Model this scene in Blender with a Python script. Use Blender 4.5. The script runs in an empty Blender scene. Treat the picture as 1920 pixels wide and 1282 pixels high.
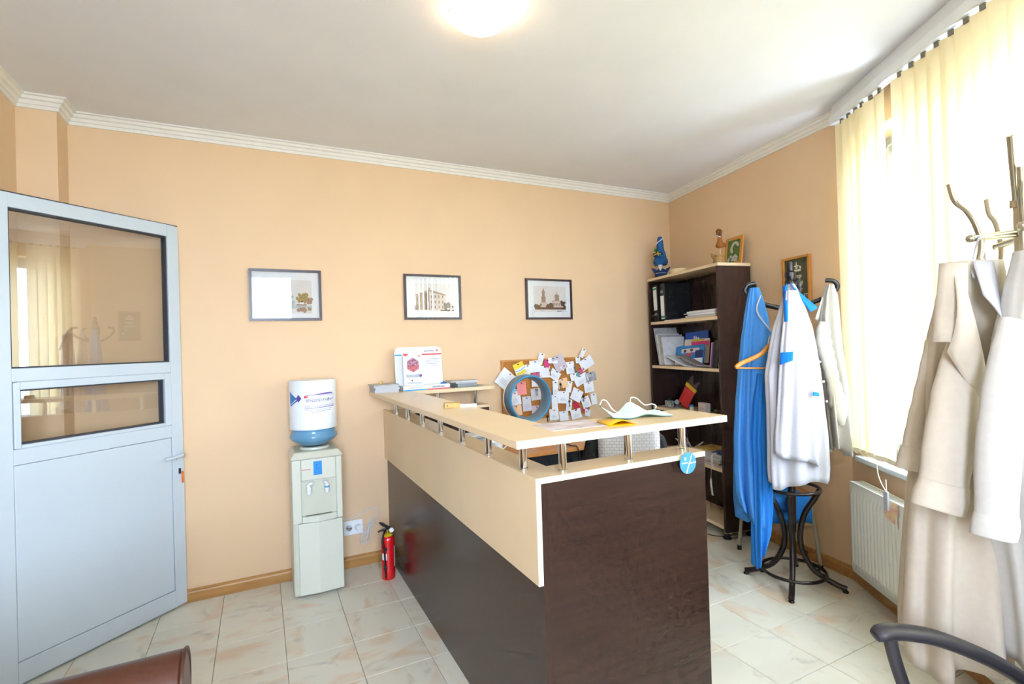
import bpy, bmesh, math, random
from mathutils import Matrix, Vector
random.seed(7)
S = bpy.context.scene
COL = S.collection
R = math.radians

# ---------------------------------------------------------------- camera
cam_d = bpy.data.cameras.new('camera'); CAM = bpy.data.objects.new('camera', cam_d); COL.objects.link(CAM)
cam_d.sensor_width = 36.0; cam_d.lens = 950.75 / 1920 * 36.0
cam_d.clip_start = 0.05
rt, up, fw = (0.89469, -0.44568, -0.02997), (0.02436, -0.01832, 0.99954), (0.44602, 0.89501, 0.00554)
CAM.matrix_world = Matrix(((rt[0], up[0], -fw[0], 0.5207), (rt[1], up[1], -fw[1], -3.4855), (rt[2], up[2], -fw[2], 1.4290), (0, 0, 0, 1)))
S.camera = CAM

# ---------------------------------------------------------------- world and exposure
W = bpy.data.worlds.new('sky'); S.world = W; W.use_nodes = True
bg = W.node_tree.nodes['Background']; bg.inputs[0].default_value = (0.69, 0.81, 1.0, 1); bg.inputs[1].default_value = 31.0
S.view_settings.view_transform = 'Standard'; S.view_settings.look = 'None'
S.view_settings.gamma = 1.0; S.view_settings.use_curve_mapping = False
S.view_settings.exposure = 0.47
S.cycles.use_denoising = True
S.cycles.max_bounces = 6; S.cycles.diffuse_bounces = 4; S.cycles.glossy_bounces = 3; S.cycles.transmission_bounces = 4; S.cycles.caustics_reflective = False; S.cycles.caustics_refractive = False; S.cycles.use_adaptive_sampling = True; S.cycles.adaptive_threshold = 0.06; S.cycles.adaptive_min_samples = 12; S.cycles.transparent_max_bounces = 8
S.cycles.sample_clamp_indirect = 6.0

# ---------------------------------------------------------------- helpers
def lin(c):
    if isinstance(c, str):
        c = [int(c[i:i + 2], 16) / 255 for i in (1, 3, 5)]
    return tuple((x / 12.92 if x <= 0.04045 else ((x + 0.055) / 1.055) ** 2.4) for x in c)
MATS = {}
def M(name, col='#ffffff', rough=0.5, metal=0.0, var=0.05, scale=18.0, bump=0.0, stretch=None, spec=0.5, emit=None, coat=0.0, col2=None, detail=3.0, sheen=0.0):
    if name in MATS: return MATS[name]
    m = bpy.data.materials.new(name); m.use_nodes = True
    nt = m.node_tree; b = nt.nodes['Principled BSDF']
    c = lin(col); c2 = lin(col2) if col2 else tuple(max(0, x * (1 - var * 2)) for x in c)
    tc = nt.nodes.new('ShaderNodeTexCoord'); mp = nt.nodes.new('ShaderNodeMapping')
    nz = nt.nodes.new('ShaderNodeTexNoise'); mx = nt.nodes.new('ShaderNodeMix'); mx.data_type = 'RGBA'
    nt.links.new(tc.outputs['Object'], mp.inputs[0]); nt.links.new(mp.outputs[0], nz.inputs['Vector'])
    if stretch: mp.inputs['Scale'].default_value = stretch
    nz.inputs['Scale'].default_value = scale; nz.inputs['Detail'].default_value = detail
    mx.inputs[6].default_value = (*c, 1); mx.inputs[7].default_value = (*c2, 1)
    rp = nt.nodes.new('ShaderNodeMapRange'); rp.inputs[1].default_value = 0.35; rp.inputs[2].default_value = 0.7
    nt.links.new(nz.outputs[0], rp.inputs[0]); nt.links.new(rp.outputs[0], mx.inputs[0])
    nt.links.new(mx.outputs[2], b.inputs['Base Color'])
    b.inputs['Roughness'].default_value = rough; b.inputs['Metallic'].default_value = metal
    b.inputs['Specular IOR Level'].default_value = spec; b.inputs['Coat Weight'].default_value = coat
    if sheen: b.inputs['Sheen Weight'].default_value = sheen
    if bump:
        bp = nt.nodes.new('ShaderNodeBump'); bp.inputs['Strength'].default_value = bump; bp.inputs['Distance'].default_value = 0.002
        nt.links.new(nz.outputs[0], bp.inputs['Height']); nt.links.new(bp.outputs[0], b.inputs['Normal'])
    if emit:
        b.inputs['Emission Color'].default_value = (*lin(emit[0]), 1); b.inputs['Emission Strength'].default_value = emit[1]
    MATS[name] = m
    return m
def glass_mat(name, tint=(1, 1, 1), ior=1.45, alpha=1.0, rough=0.0):
    if name in MATS: return MATS[name]
    m = bpy.data.materials.new(name); m.use_nodes = True; nt = m.node_tree; nt.nodes.clear()
    o = nt.nodes.new('ShaderNodeOutputMaterial'); t = nt.nodes.new('ShaderNodeBsdfTransparent'); g = nt.nodes.new('ShaderNodeBsdfGlossy')
    lw = nt.nodes.new('ShaderNodeLayerWeight'); lw.inputs[0].default_value = 0.5; x = nt.nodes.new('ShaderNodeMixShader')
    pw = nt.nodes.new('ShaderNodeMath'); pw.operation = 'POWER'; pw.inputs[1].default_value = 4.0
    ma = nt.nodes.new('ShaderNodeMath'); ma.operation = 'MULTIPLY_ADD'; ma.inputs[1].default_value = 0.9; ma.inputs[2].default_value = ((ior - 1) / (ior + 1)) ** 2 * alpha
    t.inputs[0].default_value = (*tint, 1); g.inputs['Roughness'].default_value = rough
    nt.links.new(lw.outputs['Facing'], pw.inputs[0]); nt.links.new(pw.outputs[0], ma.inputs[0])
    nt.links.new(ma.outputs[0], x.inputs[0]); nt.links.new(t.outputs[0], x.inputs[1]); nt.links.new(g.outputs[0], x.inputs[2]); nt.links.new(x.outputs[0], o.inputs[0])
    MATS[name] = m; return m
def cloth_mat(name, col, trans=0.3, rough=0.85):
    if name in MATS: return MATS[name]
    m = M(name, col, rough, var=0.03, scale=60, bump=0.15, spec=0.2)
    nt = m.node_tree; b = nt.nodes['Principled BSDF']; o = [n for n in nt.nodes if n.type == 'OUTPUT_MATERIAL'][0]
    if trans:
        t = nt.nodes.new('ShaderNodeBsdfTranslucent'); t.inputs[0].default_value = (*lin(col), 1); x = nt.nodes.new('ShaderNodeMixShader'); x.inputs[0].default_value = trans
        nt.links.new(b.outputs[0], x.inputs[1]); nt.links.new(t.outputs[0], x.inputs[2]); nt.links.new(x.outputs[0], o.inputs[0])
    return m

class MB:
    def __init__(s): s.v = []; s.f = []; s.mi = []
    def _add(s, vs, fs, m=0):
        k = len(s.v); s.v += [tuple(p) for p in vs]; s.f += [tuple(i + k for i in q) for q in fs]; s.mi += [m] * len(fs); return s
    def box(s, x0, x1, y0, y1, z0, z1, m=0, T=None):
        vs = [Vector((x, y, z)) for z in (z0, z1) for y in (y0, y1) for x in (x0, x1)]
        if T is not None: vs = [T @ p for p in vs]
        return s._add(vs, [(0, 2, 3, 1), (4, 5, 7, 6), (0, 1, 5, 4), (2, 6, 7, 3), (0, 4, 6, 2), (1, 3, 7, 5)], m)
    def prism(s, poly, z0, z1, m=0, T=None):
        n = len(poly); vs = [Vector((x, y, z0)) for x, y in poly] + [Vector((x, y, z1)) for x, y in poly]
        if T is not None: vs = [T @ p for p in vs]
        return s._add(vs, [tuple(range(n))[::-1], tuple(range(n, 2 * n))] + [(i, (i + 1) % n, n + (i + 1) % n, n + i) for i in range(n)], m)
    def poly(s, pts, m=0): return s._add(pts, [tuple(range(len(pts)))], m)
    def tube(s, pts, r, n=10, closed=False, m=0, caps=True, flat=1.0, upv=None):
        P = [Vector(p) for p in pts]; L = len(P); rs = r if isinstance(r, (list, tuple)) else [r] * L
        k = len(s.v); prev = Vector(upv) if upv else None
        for i in range(L):
            a = P[(i - 1) % L] if (closed or i > 0) else P[i]; b = P[(i + 1) % L] if (closed or i < L - 1) else P[i]
            t = (b - a).normalized()
            if prev is None:
                prev = Vector((0, 0, 1)) if abs(t.z) < 0.9 else Vector((1, 0, 0))
            u = (prev - t * prev.dot(t))
            if u.length < 1e-6: u = t.orthogonal()
            u.normalize(); w = t.cross(u); prev = u
            for j in range(n):
                an = 2 * math.pi * j / n; s.v.append(tuple(P[i] + u * (rs[i] * math.cos(an)) + w * (rs[i] * flat * math.sin(an))))
        for i in range(L if closed else L - 1):
            i2 = (i + 1) % L
            for j in range(n):
                j2 = (j + 1) % n; s.f.append((k + i * n + j, k + i * n + j2, k + i2 * n + j2, k + i2 * n + j)); s.mi.append(m)
        if caps and not closed:
            s.f.append(tuple(k + j for j in range(n))[::-1]); s.f.append(tuple(k + (L - 1) * n + j for j in range(n))); s.mi += [m, m]
        return s
    def lathe(s, prof, n=32, c=(0, 0, 0), m=0, T=None, cap=True):
        k = len(s.v); L = len(prof); vs = []
        for r_, z in prof:
            for j in range(n):
                a = 2 * math.pi * j / n; p = Vector((c[0] + r_ * math.cos(a), c[1] + r_ * math.sin(a), c[2] + z))
                vs.append(T @ p if T is not None else p)
        fs = [(i * n + j, i * n + (j + 1) % n, (i + 1) * n + (j + 1) % n, (i + 1) * n + j) for i in range(L - 1) for j in range(n)]
        if cap:
            if prof[0][0] > 1e-5: fs.append(tuple(range(n))[::-1])
            if prof[-1][0] > 1e-5: fs.append(tuple((L - 1) * n + j for j in range(n)))
        return s._add(vs, fs, m)
    def grid(s, rows, m=0, wrap=False):
        h, w = len(rows), len(rows[0]); vs = [p for r_ in rows for p in r_]
        fs = [(i * w + j, i * w + (j + 1) % w, (i + 1) * w + (j + 1) % w, (i + 1) * w + j) for i in range(h - 1) for j in range(w if wrap else w - 1)]
        return s._add(vs, fs, m)
    def ball(s, c, r, n=12, m=0, sc=(1, 1, 1)):
        prof = [(r * math.sin(math.pi * i / n) + 1e-6, -r * math.cos(math.pi * i / n)) for i in range(n + 1)]
        T = Matrix.Translation(c) @ Matrix.Diagonal((*sc, 1))
        return s.lathe(prof, 2 * n, T=T, m=m, cap=False)
    def mesh(s, name, mats, smooth=None):
        me = bpy.data.meshes.new(name); me.from_pydata([tuple(p) for p in s.v], [], s.f)
        mats = mats if isinstance(mats, (list, tuple)) else [mats]
        for m in mats: me.materials.append(m)
        if len(mats) > 1: me.polygons.foreach_set('material_index', s.mi)
        bm = bmesh.new(); bm.from_mesh(me); bmesh.ops.remove_doubles(bm, verts=bm.verts, dist=1e-6); bmesh.ops.recalc_face_normals(bm, faces=bm.faces); bm.to_mesh(me); bm.free()
        if smooth:
            me.shade_smooth(); me.set_sharp_from_angle(angle=R(smooth))
        return me
    def build(s, name, mats, parent=None, smooth=None, bevel=0, solid=0, world=False, sub=0):
        if world and parent is not None:
            inv = parent['_f'] if False else frame(parent).inverted(); s.v = [tuple(inv @ Vector(p)) for p in s.v]
        o = bpy.data.objects.new(name, s.mesh(name, mats, smooth)); COL.objects.link(o)
        if parent is not None: o.parent = parent
        if solid:
            q = o.modifiers.new('solid', 'SOLIDIFY'); q.thickness = solid; q.offset = 0
        if bevel:
            q = o.modifiers.new('bevel', 'BEVEL'); q.width = bevel; q.segments = 2; q.limit_method = 'ANGLE'; q.angle_limit = R(40)
        if sub:
            q = o.modifiers.new('sub', 'SUBSURF'); q.levels = sub; q.render_levels = sub
        return o
def frame(o):
    m = o.matrix_basis.copy()
    return frame(o.parent) @ m if o.parent else m
def tag(o, label=None, cat=None, group=None, kind=None):
    if label: o['label'] = label
    if cat: o['category'] = cat
    if group: o['group'] = group
    if kind: o['kind'] = kind
    return o
def thing(name, label, cat, loc=(0, 0, 0), rz=0.0, group=None, rot=None):
    o = bpy.data.objects.new(name, None); COL.objects.link(o); o.location = loc; o.rotation_euler = rot or (0, 0, rz); o.empty_display_size = 0.05
    return tag(o, label, cat, group)
def solo(name, mb, mats, label, cat, loc=(0, 0, 0), rz=0.0, group=None, rot=None, **k):
    o = mb.build(name, mats, **k); o.location = loc; o.rotation_euler = rot or (0, 0, rz); return tag(o, label, cat, group)
def struct(name, mb, mats, parent=None, **k):
    o = mb.build(name, mats, parent, **k)
    if parent is None: o['kind'] = 'structure'
    return o
def bez(pts, n=8):
    P = [Vector(p) for p in pts]; out = []
    for i in range(len(P) - 1):
        p0 = P[max(0, i - 1)]; p1 = P[i]; p2 = P[i + 1]; p3 = P[min(len(P) - 1, i + 2)]
        for j in range(n):
            t = j / n; out.append(0.5 * ((2 * p1) + (p2 - p0) * t + (2 * p0 - 5 * p1 + 4 * p2 - p3) * t * t + (3 * p1 - p0 - 3 * p2 + p3) * t ** 3))
    out.append(P[-1]); return out
def text_mesh(txt, h, bold=False, align='CENTER', ext=0.0, shear=0.0, space=1.0):
    cu = bpy.data.curves.new('lettering', 'FONT'); cu.body = txt; cu.size = h / 0.7; cu.align_x = align; cu.resolution_u = 2; cu.extrude = ext; cu.shear = shear; cu.space_character = space
    if bold: cu.offset = h * 0.03
    o = bpy.data.objects.new('lettering', cu); COL.objects.link(o); bpy.context.view_layer.update()
    me = bpy.data.meshes.new_from_object(o.evaluated_get(bpy.context.evaluated_depsgraph_get())); bpy.data.objects.remove(o); return me
def lettering(txt, h, mat, parent, T, fn=None, name='lettering', **k):
    """flat text in the XY plane moved by T (XZ wall: rotate 90 about X); fn bends points"""
    me = text_mesh(txt, h, **k)
    for v in me.vertices:
        p = T @ v.co
        v.co = fn(p) if fn else p
    me.materials.clear(); me.materials.append(mat)
    o = bpy.data.objects.new(name, me); COL.objects.link(o); o.parent = parent; return o
RX = Matrix.Rotation(R(90), 4, 'X')      # XY plane -> XZ plane facing -Y
def T3(x, y, z): return Matrix.Translation((x, y, z))
def decals(name, items, parent, y=0.0, step=0.0003, conv=None):
    """flat print: list of (material, [(x,z)...]) stacked outwards (towards -Y)"""
    mats = []; mb = MB()
    for k, (m, pts) in enumerate(items):
        if m not in mats: mats.append(m)
        P = [(p[0], y - step * (k + 1), p[1]) for p in pts]
        mb.poly([conv(p) for p in P] if conv else P, mats.index(m))
    return mb.build(name, mats, parent)
def rect(x0, x1, z0, z1): return [(x0, z0), (x1, z0), (x1, z1), (x0, z1)]
def ell(cx, cz, a, b, n=20): return [(cx + a * math.cos(2 * math.pi * i / n), cz + b * math.sin(2 * math.pi * i / n)) for i in range(n)]

# ---------------------------------------------------------------- materials
def paint(name, col, rough=0.6):
    return M(name, col, rough, var=0.02, scale=3.0, bump=0.03, spec=0.3)
wallm = paint('peach_paint', '#e2c29c', 0.55)
ceilm = paint('ceiling_paint', '#eeeff4', 0.7)
white = M('white_plastic', '#eef2f4', 0.3, var=0.015)
pvc = M('white_pvc', '#c9d3da', 0.28, var=0.01)
corn = M('cornice_plaster', '#f1efe8', 0.6, var=0.02)
baseb = M('baseboard_wood', '#b98a4e', 0.35, col2='#a5743a', scale=4, stretch=(1, 12, 12))
beige = M('beige_laminate', '#e3cba6', 0.3, var=0.02, scale=5)
beigeE = M('cream_edge_banding', '#efe4ca', 0.35, var=0.02)
chrome = M('chrome', '#e6e8ea', 0.08, 1.0, var=0.01)
nickel = M('brushed_nickel', '#b9b2a0', 0.28, 1.0, var=0.03)
blackp = M('black_plastic', '#17171a', 0.4, var=0.1)
black = M('matte_black', '#101012', 0.6, var=0.1)
paper = M('white_paper', '#eceef1', 0.7, var=0.03)
paperg = M('grey_paper', '#cfcdd2', 0.7, var=0.04)
def wenge(name, st):
    m = M(name, '#3a2720', 0.26, col2='#33221c', scale=2.6, stretch=st, detail=6, spec=0.5); return m
wengeX = wenge('wenge_front', (1.2, 12, 16)); wengeY = wenge('wenge_side', (12, 1.2, 16)); wengeZ = wenge('wenge_upright', (12, 12, 1.0))
def tile_mat():
    m = bpy.data.materials.new('marbled_tile'); m.use_nodes = True; nt = m.node_tree; b = nt.nodes['Principled BSDF']
    tc = nt.nodes.new('ShaderNodeTexCoord'); oi = nt.nodes.new('ShaderNodeObjectInfo')
    cb = nt.nodes.new('ShaderNodeCombineXYZ'); sc = nt.nodes.new('ShaderNodeVectorMath'); sc.operation = 'SCALE'; sc.inputs[3].default_value = 23.0
    for i in range(3): nt.links.new(oi.outputs['Random'], cb.inputs[i])
    ad = nt.nodes.new('ShaderNodeVectorMath'); ad.operation = 'ADD'
    nt.links.new(cb.outputs[0], sc.inputs[0]); nt.links.new(tc.outputs['Object'], ad.inputs[0]); nt.links.new(sc.outputs[0], ad.inputs[1])
    def noise(scale, det, dist, lo, hi):
        n = nt.nodes.new('ShaderNodeTexNoise'); n.inputs['Scale'].default_value = scale; n.inputs['Detail'].default_value = det; n.inputs['Distortion'].default_value = dist
        mp = nt.nodes.new('ShaderNodeMapping'); mp.inputs['Rotation'].default_value = (0, 0, 0.7); mp.inputs['Scale'].default_value = (1, 2.1, 1)
        nt.links.new(ad.outputs[0], mp.inputs[0]); nt.links.new(mp.outputs[0], n.inputs['Vector'])
        r = nt.nodes.new('ShaderNodeMapRange'); r.inputs[1].default_value = lo; r.inputs[2].default_value = hi; nt.links.new(n.outputs[0], r.inputs[0]); return r
    a = noise(3.6, 5, 0.5, 0.53, 0.68); c = noise(5.5, 6, 1.0, 0.58, 0.74); d = noise(2.0, 2, 0, 0.3, 0.7)
    def mix(f, A, Bc, k):
        x = nt.nodes.new('ShaderNodeMix'); x.data_type = 'RGBA'; mu = nt.nodes.new('ShaderNodeMath'); mu.operation = 'MULTIPLY'; mu.inputs[1].default_value = k
        nt.links.new(f.outputs[0], mu.inputs[0]); nt.links.new(mu.outputs[0], x.inputs[0])
        if isinstance(A, tuple): x.inputs[6].default_value = (*A, 1)
        else: nt.links.new(A, x.inputs[6])
        x.inputs[7].default_value = (*Bc, 1); return x.outputs[2]
    o = mix(d, lin('#e0dccb'), lin('#d6d3c4'), 1.0); o = mix(a, o, lin('#cfa67c'), 0.5); o = mix(c, o, lin('#9a9690'), 0.45)
    nt.links.new(o, b.inputs['Base Color']); b.inputs['Roughness'].default_value = 0.28; b.inputs['Specular IOR Level'].default_value = 0.4
    return m
tilem = tile_mat(); grout = M('grout', '#8d8676', 0.9)

# ---------------------------------------------------------------- room shell
H = 2.745
A = Vector((3.90, 0, 0)); B = Vector((3.60, -1.71, 0))
d1 = (B - A).normalized(); d2 = Vector((-0.5391, -0.8422, 0)).normalized()
C3 = B + d2 * 3.1; D3 = Vector((-0.535, -4.75, 0)); E3 = Vector((-0.535, -0.16, 0))
d3 = (D3 - C3).normalized()
def wframe(o, d):      # local x along the wall (left to right seen from the room), local y into the wall
    return Matrix(((d.x, -d.y, 0, o.x), (d.y, d.x, 0, o.y), (0, 0, 1, 0), (0, 0, 0, 1)))
F1 = wframe(A, d1); F2 = wframe(B, d2); F3 = wframe(C3, d3)
def wall_holes(name, F, x0, x1, holes, m=wallm, t=0.3):
    mb = MB(); xs = sorted(set([x0, x1] + [h[0] for h in holes] + [h[1] for h in holes])); 
    for a, b in zip(xs[:-1], xs[1:]):
        hs = [h for h in holes if h[0] <= a + 1e-6 and h[1] >= b - 1e-6]
        if not hs: mb.box(a, b, 0, t, -0.05, H + 0.1, T=F)
        else:
            h = hs[0]
            if h[2] > 0: mb.box(a, b, 0, t, -0.05, h[2], T=F)
            mb.box(a, b, 0, t, h[3], H + 0.1, T=F)
    return struct(name, mb, m)
WIN2 = (0.16, 2.55, 0.74, 2.50); WIN3 = (0.90, 2.46, 0.76, 2.62)
L3 = (D3 - C3).length
FB = Matrix.Identity(4)
wall_holes('wall_back', FB, -0.8, 4.25, [])
wall_holes('wall_right', F1, -0.05, (B - A).length + 0.0, [], t=0.3)
wall_holes('wall_window', F2, 0, 3.1 + 0.0, [WIN2])
wall_holes('wall_front', F3, 0, L3 + 0.3, [WIN3])
FL = wframe(Vector((-0.535, -4.75, 0)), Vector((0, 1, 0)))
DOORY0, DOORY1 = -1.50, -0.60
wall_holes('wall_left', FL, -0.3, 4.75, [(DOORY0 + 4.75, DOORY1 + 4.75, -1, 2.20)], t=0.25)
struct('wall_corner_pier', MB().box(-0.56, -0.375, -0.16, 0.05, -0.05, H + 0.1), wallm)
hall = MB().box(-2.2, -2.1, -2.6, 0.4, -0.05, H).box(-2.2, -0.78, 0.3, 0.4, -0.05, H).box(-2.2, -0.78, -2.6, -2.5, -0.05, H).box(-2.2, -0.7, -2.6, 0.4, H, H + 0.1).box(-2.2, -0.78, -2.6, 0.4, -0.06, -0.01)
struct('wall_hallway', hall, wallm)
poly = [(-0.9, 0.3), (4.3, 0.3), (3.98, -1.72), (C3.x + 0.35, C3.y - 0.25), (D3.x - 0.4, D3.y - 0.35)]
struct('ceiling', MB().prism(poly, H, H + 0.12), ceilm)
fl = struct('floor', MB().prism(poly, -0.1, -0.004), grout)
# floor tiles on a 0.30 m grid
tb = MB(); hh = 0.1488
tb.v = [(-hh, -hh, -0.006), (hh, -hh, -0.006), (hh, hh, -0.006), (-hh, hh, -0.006), (-hh, -hh, -0.0012), (hh, -hh, -0.0012), (hh, hh, -0.0012), (-hh, hh, -0.0012)]
q = hh - 0.0015; tb.v += [(-q, -q, 0), (q, -q, 0), (q, q, 0), (-q, q, 0)]
tb.f = [(0, 1, 5, 4), (1, 2, 6, 5), (2, 3, 7, 6), (3, 0, 4, 7), (4, 5, 9, 8), (5, 6, 10, 9), (6, 7, 11, 10), (7, 4, 8, 11), (8, 9, 10, 11)]; tb.mi = [0] * 9
tme = tb.mesh('tile', tilem)
def inside(x, y):
    if x < -0.75 or y > 0.05: return False
    for (P, dd) in ((A, d1), (B, d2), (C3, d3)):
        n = Vector((dd.y, -dd.x)); 
        if (Vector((x, y)) - P.xy).dot(n) < -0.16: return False
    return True
for i in range(-3, 14):
    for j in range(0, 17):
        x, y = 0.15 + 0.3 * i, -0.15 - 0.3 * j
        if inside(x, y):
            o = bpy.data.objects.new('tile', tme); COL.objects.link(o); o.location = (x, y, 0); o.parent = fl
            o.rotation_euler = (0, 0, random.choice((0, R(90), R(180), R(270))))
# swept trims
def sweep(name, path, prof, m, closed=False):
    """prof: (inward offset, z). path runs with the room on its right-hand side"""
    n = len(path); P = [Vector((p[0], p[1])) for p in path]; rows = []
    for i in range(n):
        ds = []
        if closed or i > 0: ds.append((P[i] - P[i - 1]).normalized())
        if closed or i < n - 1: ds.append((P[(i + 1) % n] - P[i]).normalized())
        ns = [Vector((d.y, -d.x)) for d in ds]
        if len(ns) == 1: off = ns[0]
        else:
            b = (ns[0] + ns[1]); off = b / (b.dot(ns[0])) if b.length > 1e-6 else ns[0]
        rows.append([(P[i].x + off.x * o_, P[i].y + off.y * o_, z) for o_, z in prof])
    mb = MB()
    if closed: rows.append(rows[0])
    mb.grid(rows, wrap=True)
    if not closed: mb.poly(rows[0]); mb.poly(rows[-1])
    return struct(name, mb, m, smooth=None)
loop = [(-0.535, -4.75), (-0.535, -0.16), (-0.375, -0.16), (-0.375, 0), (A.x, 0), (B.x, B.y), (C3.x, C3.y)]
cp = [(-0.01, H + 0.01), (-0.01, H - 0.062), (0.010, H - 0.062), (0.012, H - 0.046), (0.020, H - 0.044), (0.024, H - 0.028), (0.036, H - 0.024), (0.040, H - 0.010), (0.052, H - 0.008), (0.052, H + 0.01)]
sweep('trim_cornice', loop, cp, corn, closed=True)
bp_ = [(-0.005, -0.003), (0.016, -0.003), (0.016, 0.052), (0.012, 0.060), (0.012, 0.066), (0.006, 0.072), (-0.005, 0.072)]
sweep('baseboard_left', [(-0.535, DOORY1 + 0.06), (-0.535, -0.16), (-0.375, -0.16), (-0.375, 0), (-0.30, 0)], bp_, baseb)
sweep('baseboard_back', [(-0.30, 0), (A.x, 0)], bp_, baseb)
sweep('baseboard_right', [(A.x - 0.0, -0.0), (B.x, B.y), (C3.x, C3.y), (D3.x, D3.y)], bp_, baseb)
sweep('baseboard_front', [(D3.x, D3.y), (-0.535, DOORY0 - 0.06)], bp_, baseb)
# unseen ground outside the windows, added to dim the light from below
struct('ground', MB().box(-40, 40, -40, -5.4, -0.75, -0.7).box(4.5, 40, -5.4, 30, -0.75, -0.7), M('outdoor_paving', '#c6c2b8', 0.9, var=0.1, scale=0.5))
# windows
wglass = glass_mat('window_glass', (0.96, 0.98, 1.0), 1.45)
def window(name, F, w, mull):
    x0, x1, z0, z1 = w; root = bpy.data.objects.new(name, None); COL.objects.link(root); root['kind'] = 'structure'; root.matrix_basis = F
    f = 0.06; y0, y1 = 0.14, 0.20
    mb = MB().box(x0, x0 + f, y0, y1, z0, z1).box(x1 - f, x1, y0, y1, z0, z1).box(x0, x1, y0, y1, z0, z0 + f).box(x0, x1, y0, y1, z1 - f, z1)
    for mx_ in mull: mb.box(mx_ - 0.05, mx_ + 0.05, y0, y1, z0, z1)
    mb.build('window_frame', pvc, root, bevel=0.005)
    xs = [x0] + list(mull) + [x1]
    for a, b in zip(xs[:-1], xs[1:]):
        s_ = MB().box(a + f, a + f + 0.05, y0 - 0.02, y1 - 0.01, z0 + f, z1 - f).box(b - f - 0.05, b - f, y0 - 0.02, y1 - 0.01, z0 + f, z1 - f).box(a + f, b - f, y0 - 0.02, y1 - 0.01, z0 + f, z0 + f + 0.05).box(a + f, b - f, y0 - 0.02, y1 - 0.01, z1 - f - 0.05, z1 - f)
        so = s_.build('sash', pvc, root, bevel=0.004)
        MB().box(a + f + 0.05, b - f - 0.05, y0 + 0.018, y0 + 0.022, z0 + f + 0.05, z1 - f - 0.05).build('pane', wglass, so)
    MB().box(x0 - 0.06, x1 + 0.06, -0.04, 0.15, z0 - 0.022, z0 + 0.008).build('window_sill', pvc, root, bevel=0.006)
    # daylight comes from the sky through this opening
    ld = bpy.data.lights.new('sky_portal', 'AREA'); ld.shape = 'RECTANGLE'; ld.size = x1 - x0; ld.size_y = z1 - z0
    lo = bpy.data.objects.new('sky_portal', ld); COL.objects.link(lo); ld.cycles.is_portal = True
    lo.matrix_world = F @ Matrix.Translation(((x0 + x1) / 2, 0.26, (z0 + z1) / 2)) @ Matrix.Rotation(R(-90), 4, 'X')
    return root
window('window_1', F2, WIN2, [0.95, 1.75]); window('window_2', F3, WIN3, [1.68])

# ---------------------------------------------------------------- open door with two panes
FREE = Vector((0.117, -0.024, 0)); HIN = FREE - Vector((0.7505, 0.6609, 0)) * 0.868
da = math.atan2(0.6609, 0.7505)
door = bpy.data.objects.new('door_1', None); COL.objects.link(door); door.location = HIN; door.rotation_euler = (0, 0, da)
tag(door, 'white plastic door with two glass panes standing open against back wall', 'door', kind='structure')
DW, DZ0, DZ1 = 0.868, 0.012, 2.165
def fx(s): return DW - s      # distance from the free edge
y0, y1 = 0.0, 0.055
lf = MB()
for a, b, z0, z1 in ((0, 0.064, DZ0, DZ1), (0.757, DW, DZ0, DZ1), (0.064, 0.757, 2.10, DZ1), (0.064, 0.757, 1.33, 1.39), (0.064, 0.757, 0.965, 1.035), (0.064, 0.757, DZ0, 0.105)):
    lf.box(fx(b), fx(a), y0, y1, z0, z1)
lf.build('leaf_frame', pvc, door, bevel=0.003)
MB().box(fx(0.7552), fx(0.0658), 0.004, 0.045, 0.107, 0.963).build('panel', pvc, door, bevel=0.004)
inn = MB()
for a, b, z0, z1 in ((0.066, 0.100, 1.037, 1.328), (0.73, 0.755, 1.037, 1.328), (0.10, 0.73, 1.295, 1.328), (0.10, 0.73, 1.037, 1.052)): inn.box(fx(b), fx(a), -0.006, 0.05, z0, z1)
inn.build('sash', pvc, door, bevel=0.003)
dg = glass_mat('door_glass', (0.975, 0.975, 0.965), 1.5, alpha=3.0)
gsk = M('dark_gasket', '#3a3d44', 0.6)
for z0, z1, a, b, nm in ((1.39, 2.10, 0.064, 0.757, 'upper_pane'), (1.052, 1.295, 0.10, 0.73, 'lower_pane')):
    p = MB().box(fx(b), fx(a), 0.024, 0.028, z0, z1).build('glass_pane', dg, door)
    g = MB(); w = 0.007
    g.box(fx(b), fx(b) + w, 0.010, 0.044, z0, z1).box(fx(a) - w, fx(a), 0.010, 0.044, z0, z1).box(fx(b) + w, fx(a) - w, 0.010, 0.044, z0, z0 + w).box(fx(b) + w, fx(a) - w, 0.010, 0.044, z1 - w, z1)
    g.build('gasket', gsk, p)
MB().box(0.0, DW, 0.005, 0.05, DZ1, DZ1 + 0.006).build('top_seal', gsk, door)
hd = MB().tube(bez([(fx(0.03), -0.002, 0.862), (fx(0.03), -0.035, 0.862), (fx(0.045), -0.048, 0.862), (fx(0.10), -0.05, 0.858), (fx(0.135), -0.048, 0.855)], 5), 0.009, 10).box(fx(0.045), fx(0.015), -0.008, 0.0, 0.835, 0.89)
hd.build('handle', pvc, door, smooth=40, bevel=0.001)
lk = MB().box(fx(0.043), fx(0.017), -0.006, 0.0, 0.735, 0.80).build('lock_plate', pvc, door, bevel=0.003)
MB().box(fx(0.036), fx(0.028), -0.014, -0.005, 0.755, 0.785).build('keyhole', black, lk)
MB().box(fx(0.022), fx(0.012), -0.012, -0.009, 0.70, 0.765).build('key_tag', M('orange_tag', '#e8702a', 0.5), lk)
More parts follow.
